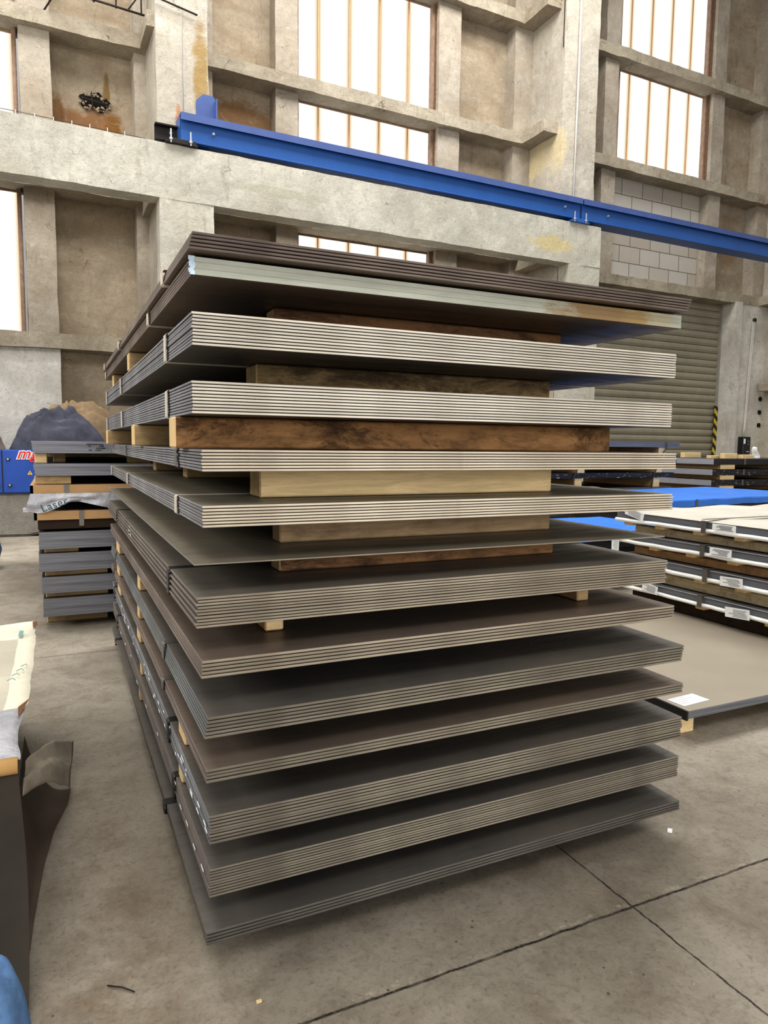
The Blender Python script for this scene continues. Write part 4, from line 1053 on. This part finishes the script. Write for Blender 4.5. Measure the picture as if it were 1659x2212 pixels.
# right dark stack
DY = 7.8; DX0, DX1 = 9.39, 12.4
def yd(z65): return 1.25 + (z65 - 1.25) * DY / 6.5
ld = [(yd(1.041), yd(1.118)), (yd(.900), yd(.979)), (yd(.762), yd(.839)), (yd(.60), yd(.68)), (.32, .42)]
for k, (z0, z1) in enumerate(ld):
    r = thin_bundle(DX0 - .015 * k, DX1, DY, DY + 1.5, z0, z1, 'lay_blackp' if k == 0 else 'lay_black', ('topmost', 'second', 'third', 'fourth', 'lowest')[k] + ' black bundle of the stack at the right edge')
    box('lit_side', -.012, -.004, 0.004, 1.5, .002, z1 - z0 - .002, M['lay_lit_side'], r, 0)  # pale slab added for the light falling on the left side
    box('strap', .68, .72, -.006, -.003, 0, z1 - z0, M['strap_mid'], r, 0)
DBt = [(ld[k + 1][1] + .001, ld[k][0] - .001) for k in range(4)] + [(0, ld[4][0] - .001)]
for k, (z0, z1) in enumerate(DBt):
    for x, nm, ww in ((9.55, 'left', .33), (10.95, 'right', .28)):
        batten(x, x + ww, DY + .01, DY + 1.4, z0, z1, 'w_lightY', '%s batten under the %s black bundle at the right edge' % (nm, ('topmost', 'second', 'third', 'fourth', 'lowest')[k]), axis='Y', endmat='w_light')
zt = ld[0][1] + .001
for (x0, x1, y0, h, nm) in ((9.80, 10.2, DY + .95, .09, 'leftmost thick'), (9.67, 9.86, DY + .3, .05, 'thin'), (9.77, 10.06, DY + .12, .085, 'longest'), (10.16, 10.43, DY + .1, .065, 'rightmost')):
    batten(x0, x1, y0, y0 + .09, zt, zt + h, 'w_light', nm + ' pine offcut lying on the black stack at the right edge', endmat='w_end', name='timber_offcut')
def bag(u, v):
    return (10.74 + u * .14 + .015 * math.sin(v * 6), DY + .35 + .03 * math.sin(u * 5 + v * 3), zt + .002 + v * .2 * (1 - .25 * u) + .01 * noise.noise(Vector((u * 7, v * 7, 0))))
o = grid('plastic_scrap', bag, 12, 12, M['film_white'], None, .002); setp(o, 'pale plastic scrap standing on the black stack at the right edge', 'plastic')

# ------------------------------------------------------------------ small litter on the floor
def litter(name, pts, mat, label, cat):
    o = tube(name, pts, .0018, mat, None, 5); setp(o, label, cat)
litter('wood_splinter', [(.07, 1.62, .004), (.10, 1.60, .005), (.125, 1.575, .004)], M['black_steel'], 'small dark splinter on the floor left of the tall stack', 'splinter')
litter('wood_shaving', [(-.01, 1.40, .003), (.02, 1.41, .007), (.05, 1.445, .004)], M['w_dark'], 'curled brown wood shaving on the floor nearest the camera', 'shaving')
o = box('paper_scrap', 0, .025, 0, .014, .001, .004, M['label'], None, 0); o.location = (1.78, 1.56, 0); o.rotation_euler = (0, 0, .7); setp(o, 'tiny white paper scrap on the floor right of the joint crossing', 'scrap')
o = box('wood_chip', 0, .012, 0, .007, .001, .005, M['w_light'], None, 0); o.location = (.37, 1.43, 0); setp(o, 'tiny pale wood chip on the floor before the tall stack corner', 'chip')

# ------------------------------------------------------------------ camera, lights, world
f_px = 1510.46; pitch, roll_, yaw = R(5.486), R(.671), R(25.106)
fw = Vector((math.sin(yaw) * math.cos(pitch), math.cos(yaw) * math.cos(pitch), -math.sin(pitch)))
rt = Vector((math.cos(yaw), -math.sin(yaw), 0)); up = rt.cross(fw)
r2 = rt * math.cos(roll_) + up * math.sin(roll_); u2 = -rt * math.sin(roll_) + up * math.cos(roll_)
cam = bpy.data.cameras.new('camera'); co = bpy.data.objects.new('camera', cam); col.objects.link(co)
co.matrix_world = Matrix(((r2.x, u2.x, -fw.x, 0), (r2.y, u2.y, -fw.y, 0), (r2.z, u2.z, -fw.z, 1.25), (0, 0, 0, 1)))
cam.sensor_fit = 'VERTICAL'; cam.sensor_height = 24; cam.lens = 24 * f_px / 2212; cam.clip_start = .05; cam.clip_end = 100
scene.camera = co

def area(name, loc, target, sx, sy, power, color):
    l = bpy.data.lights.new(name, 'AREA'); l.shape = 'RECTANGLE'; l.size = sx; l.size_y = sy; l.energy = power; l.color = color
    o = bpy.data.objects.new(name, l); col.objects.link(o); o.location = loc
    o.rotation_euler = (Vector(target) - Vector(loc)).to_track_quat('-Z', 'Y').to_euler(); return o
area('overhead_fill', (3., 8.0, 11.5), (3., 8.0, 0), 15, 4, 1500, (1, .985, .96))  # unseen overhead area light, added to brighten the farther floor and sheet tops
area('left_hall_light', (-9, 5.5, 5.5), (1, 6., .8), 8, 3.5, 620, (1, .98, .95))
area('high_front_fill', (-1.5, -5., 9.), (2.5, 7, 3.2), 8, 2.2, 380, (1, .97, .93))  # unseen steep light added behind the camera to lift the front edges
area('low_front_fill', (1.5, -10, 2.4), (2.2, 8, 1.9), 11, 3.6, 620, (1, .975, .945))  # added soft fill behind the camera, brightens the batten fronts in the gaps
w = bpy.data.worlds.new('world'); scene.world = w; w.use_nodes = True
nt_ = w.node_tree; bg = nt_.nodes['Background']; bg.inputs[1].default_value = .5
tc_ = nt_.nodes.new('ShaderNodeTexCoord'); sp_ = nt_.nodes.new('ShaderNodeSeparateXYZ'); rp_ = nt_.nodes.new('ShaderNodeValToRGB')
nt_.links.new(tc_.outputs['Generated'], sp_.inputs[0]); nt_.links.new(sp_.outputs[2], rp_.inputs[0]); nt_.links.new(rp_.outputs[0], bg.inputs[0])
rp_.color_ramp.elements[0].position = .0; rp_.color_ramp.elements[0].color = (.42, .41, .40, 1)
rp_.color_ramp.elements[1].position = .55; rp_.color_ramp.elements[1].color = (1, .99, .97, 1)
scene.view_settings.view_transform = 'Standard'


scene.view_settings.look = 'Medium High Contrast'
scene.view_settings.exposure = 0.16
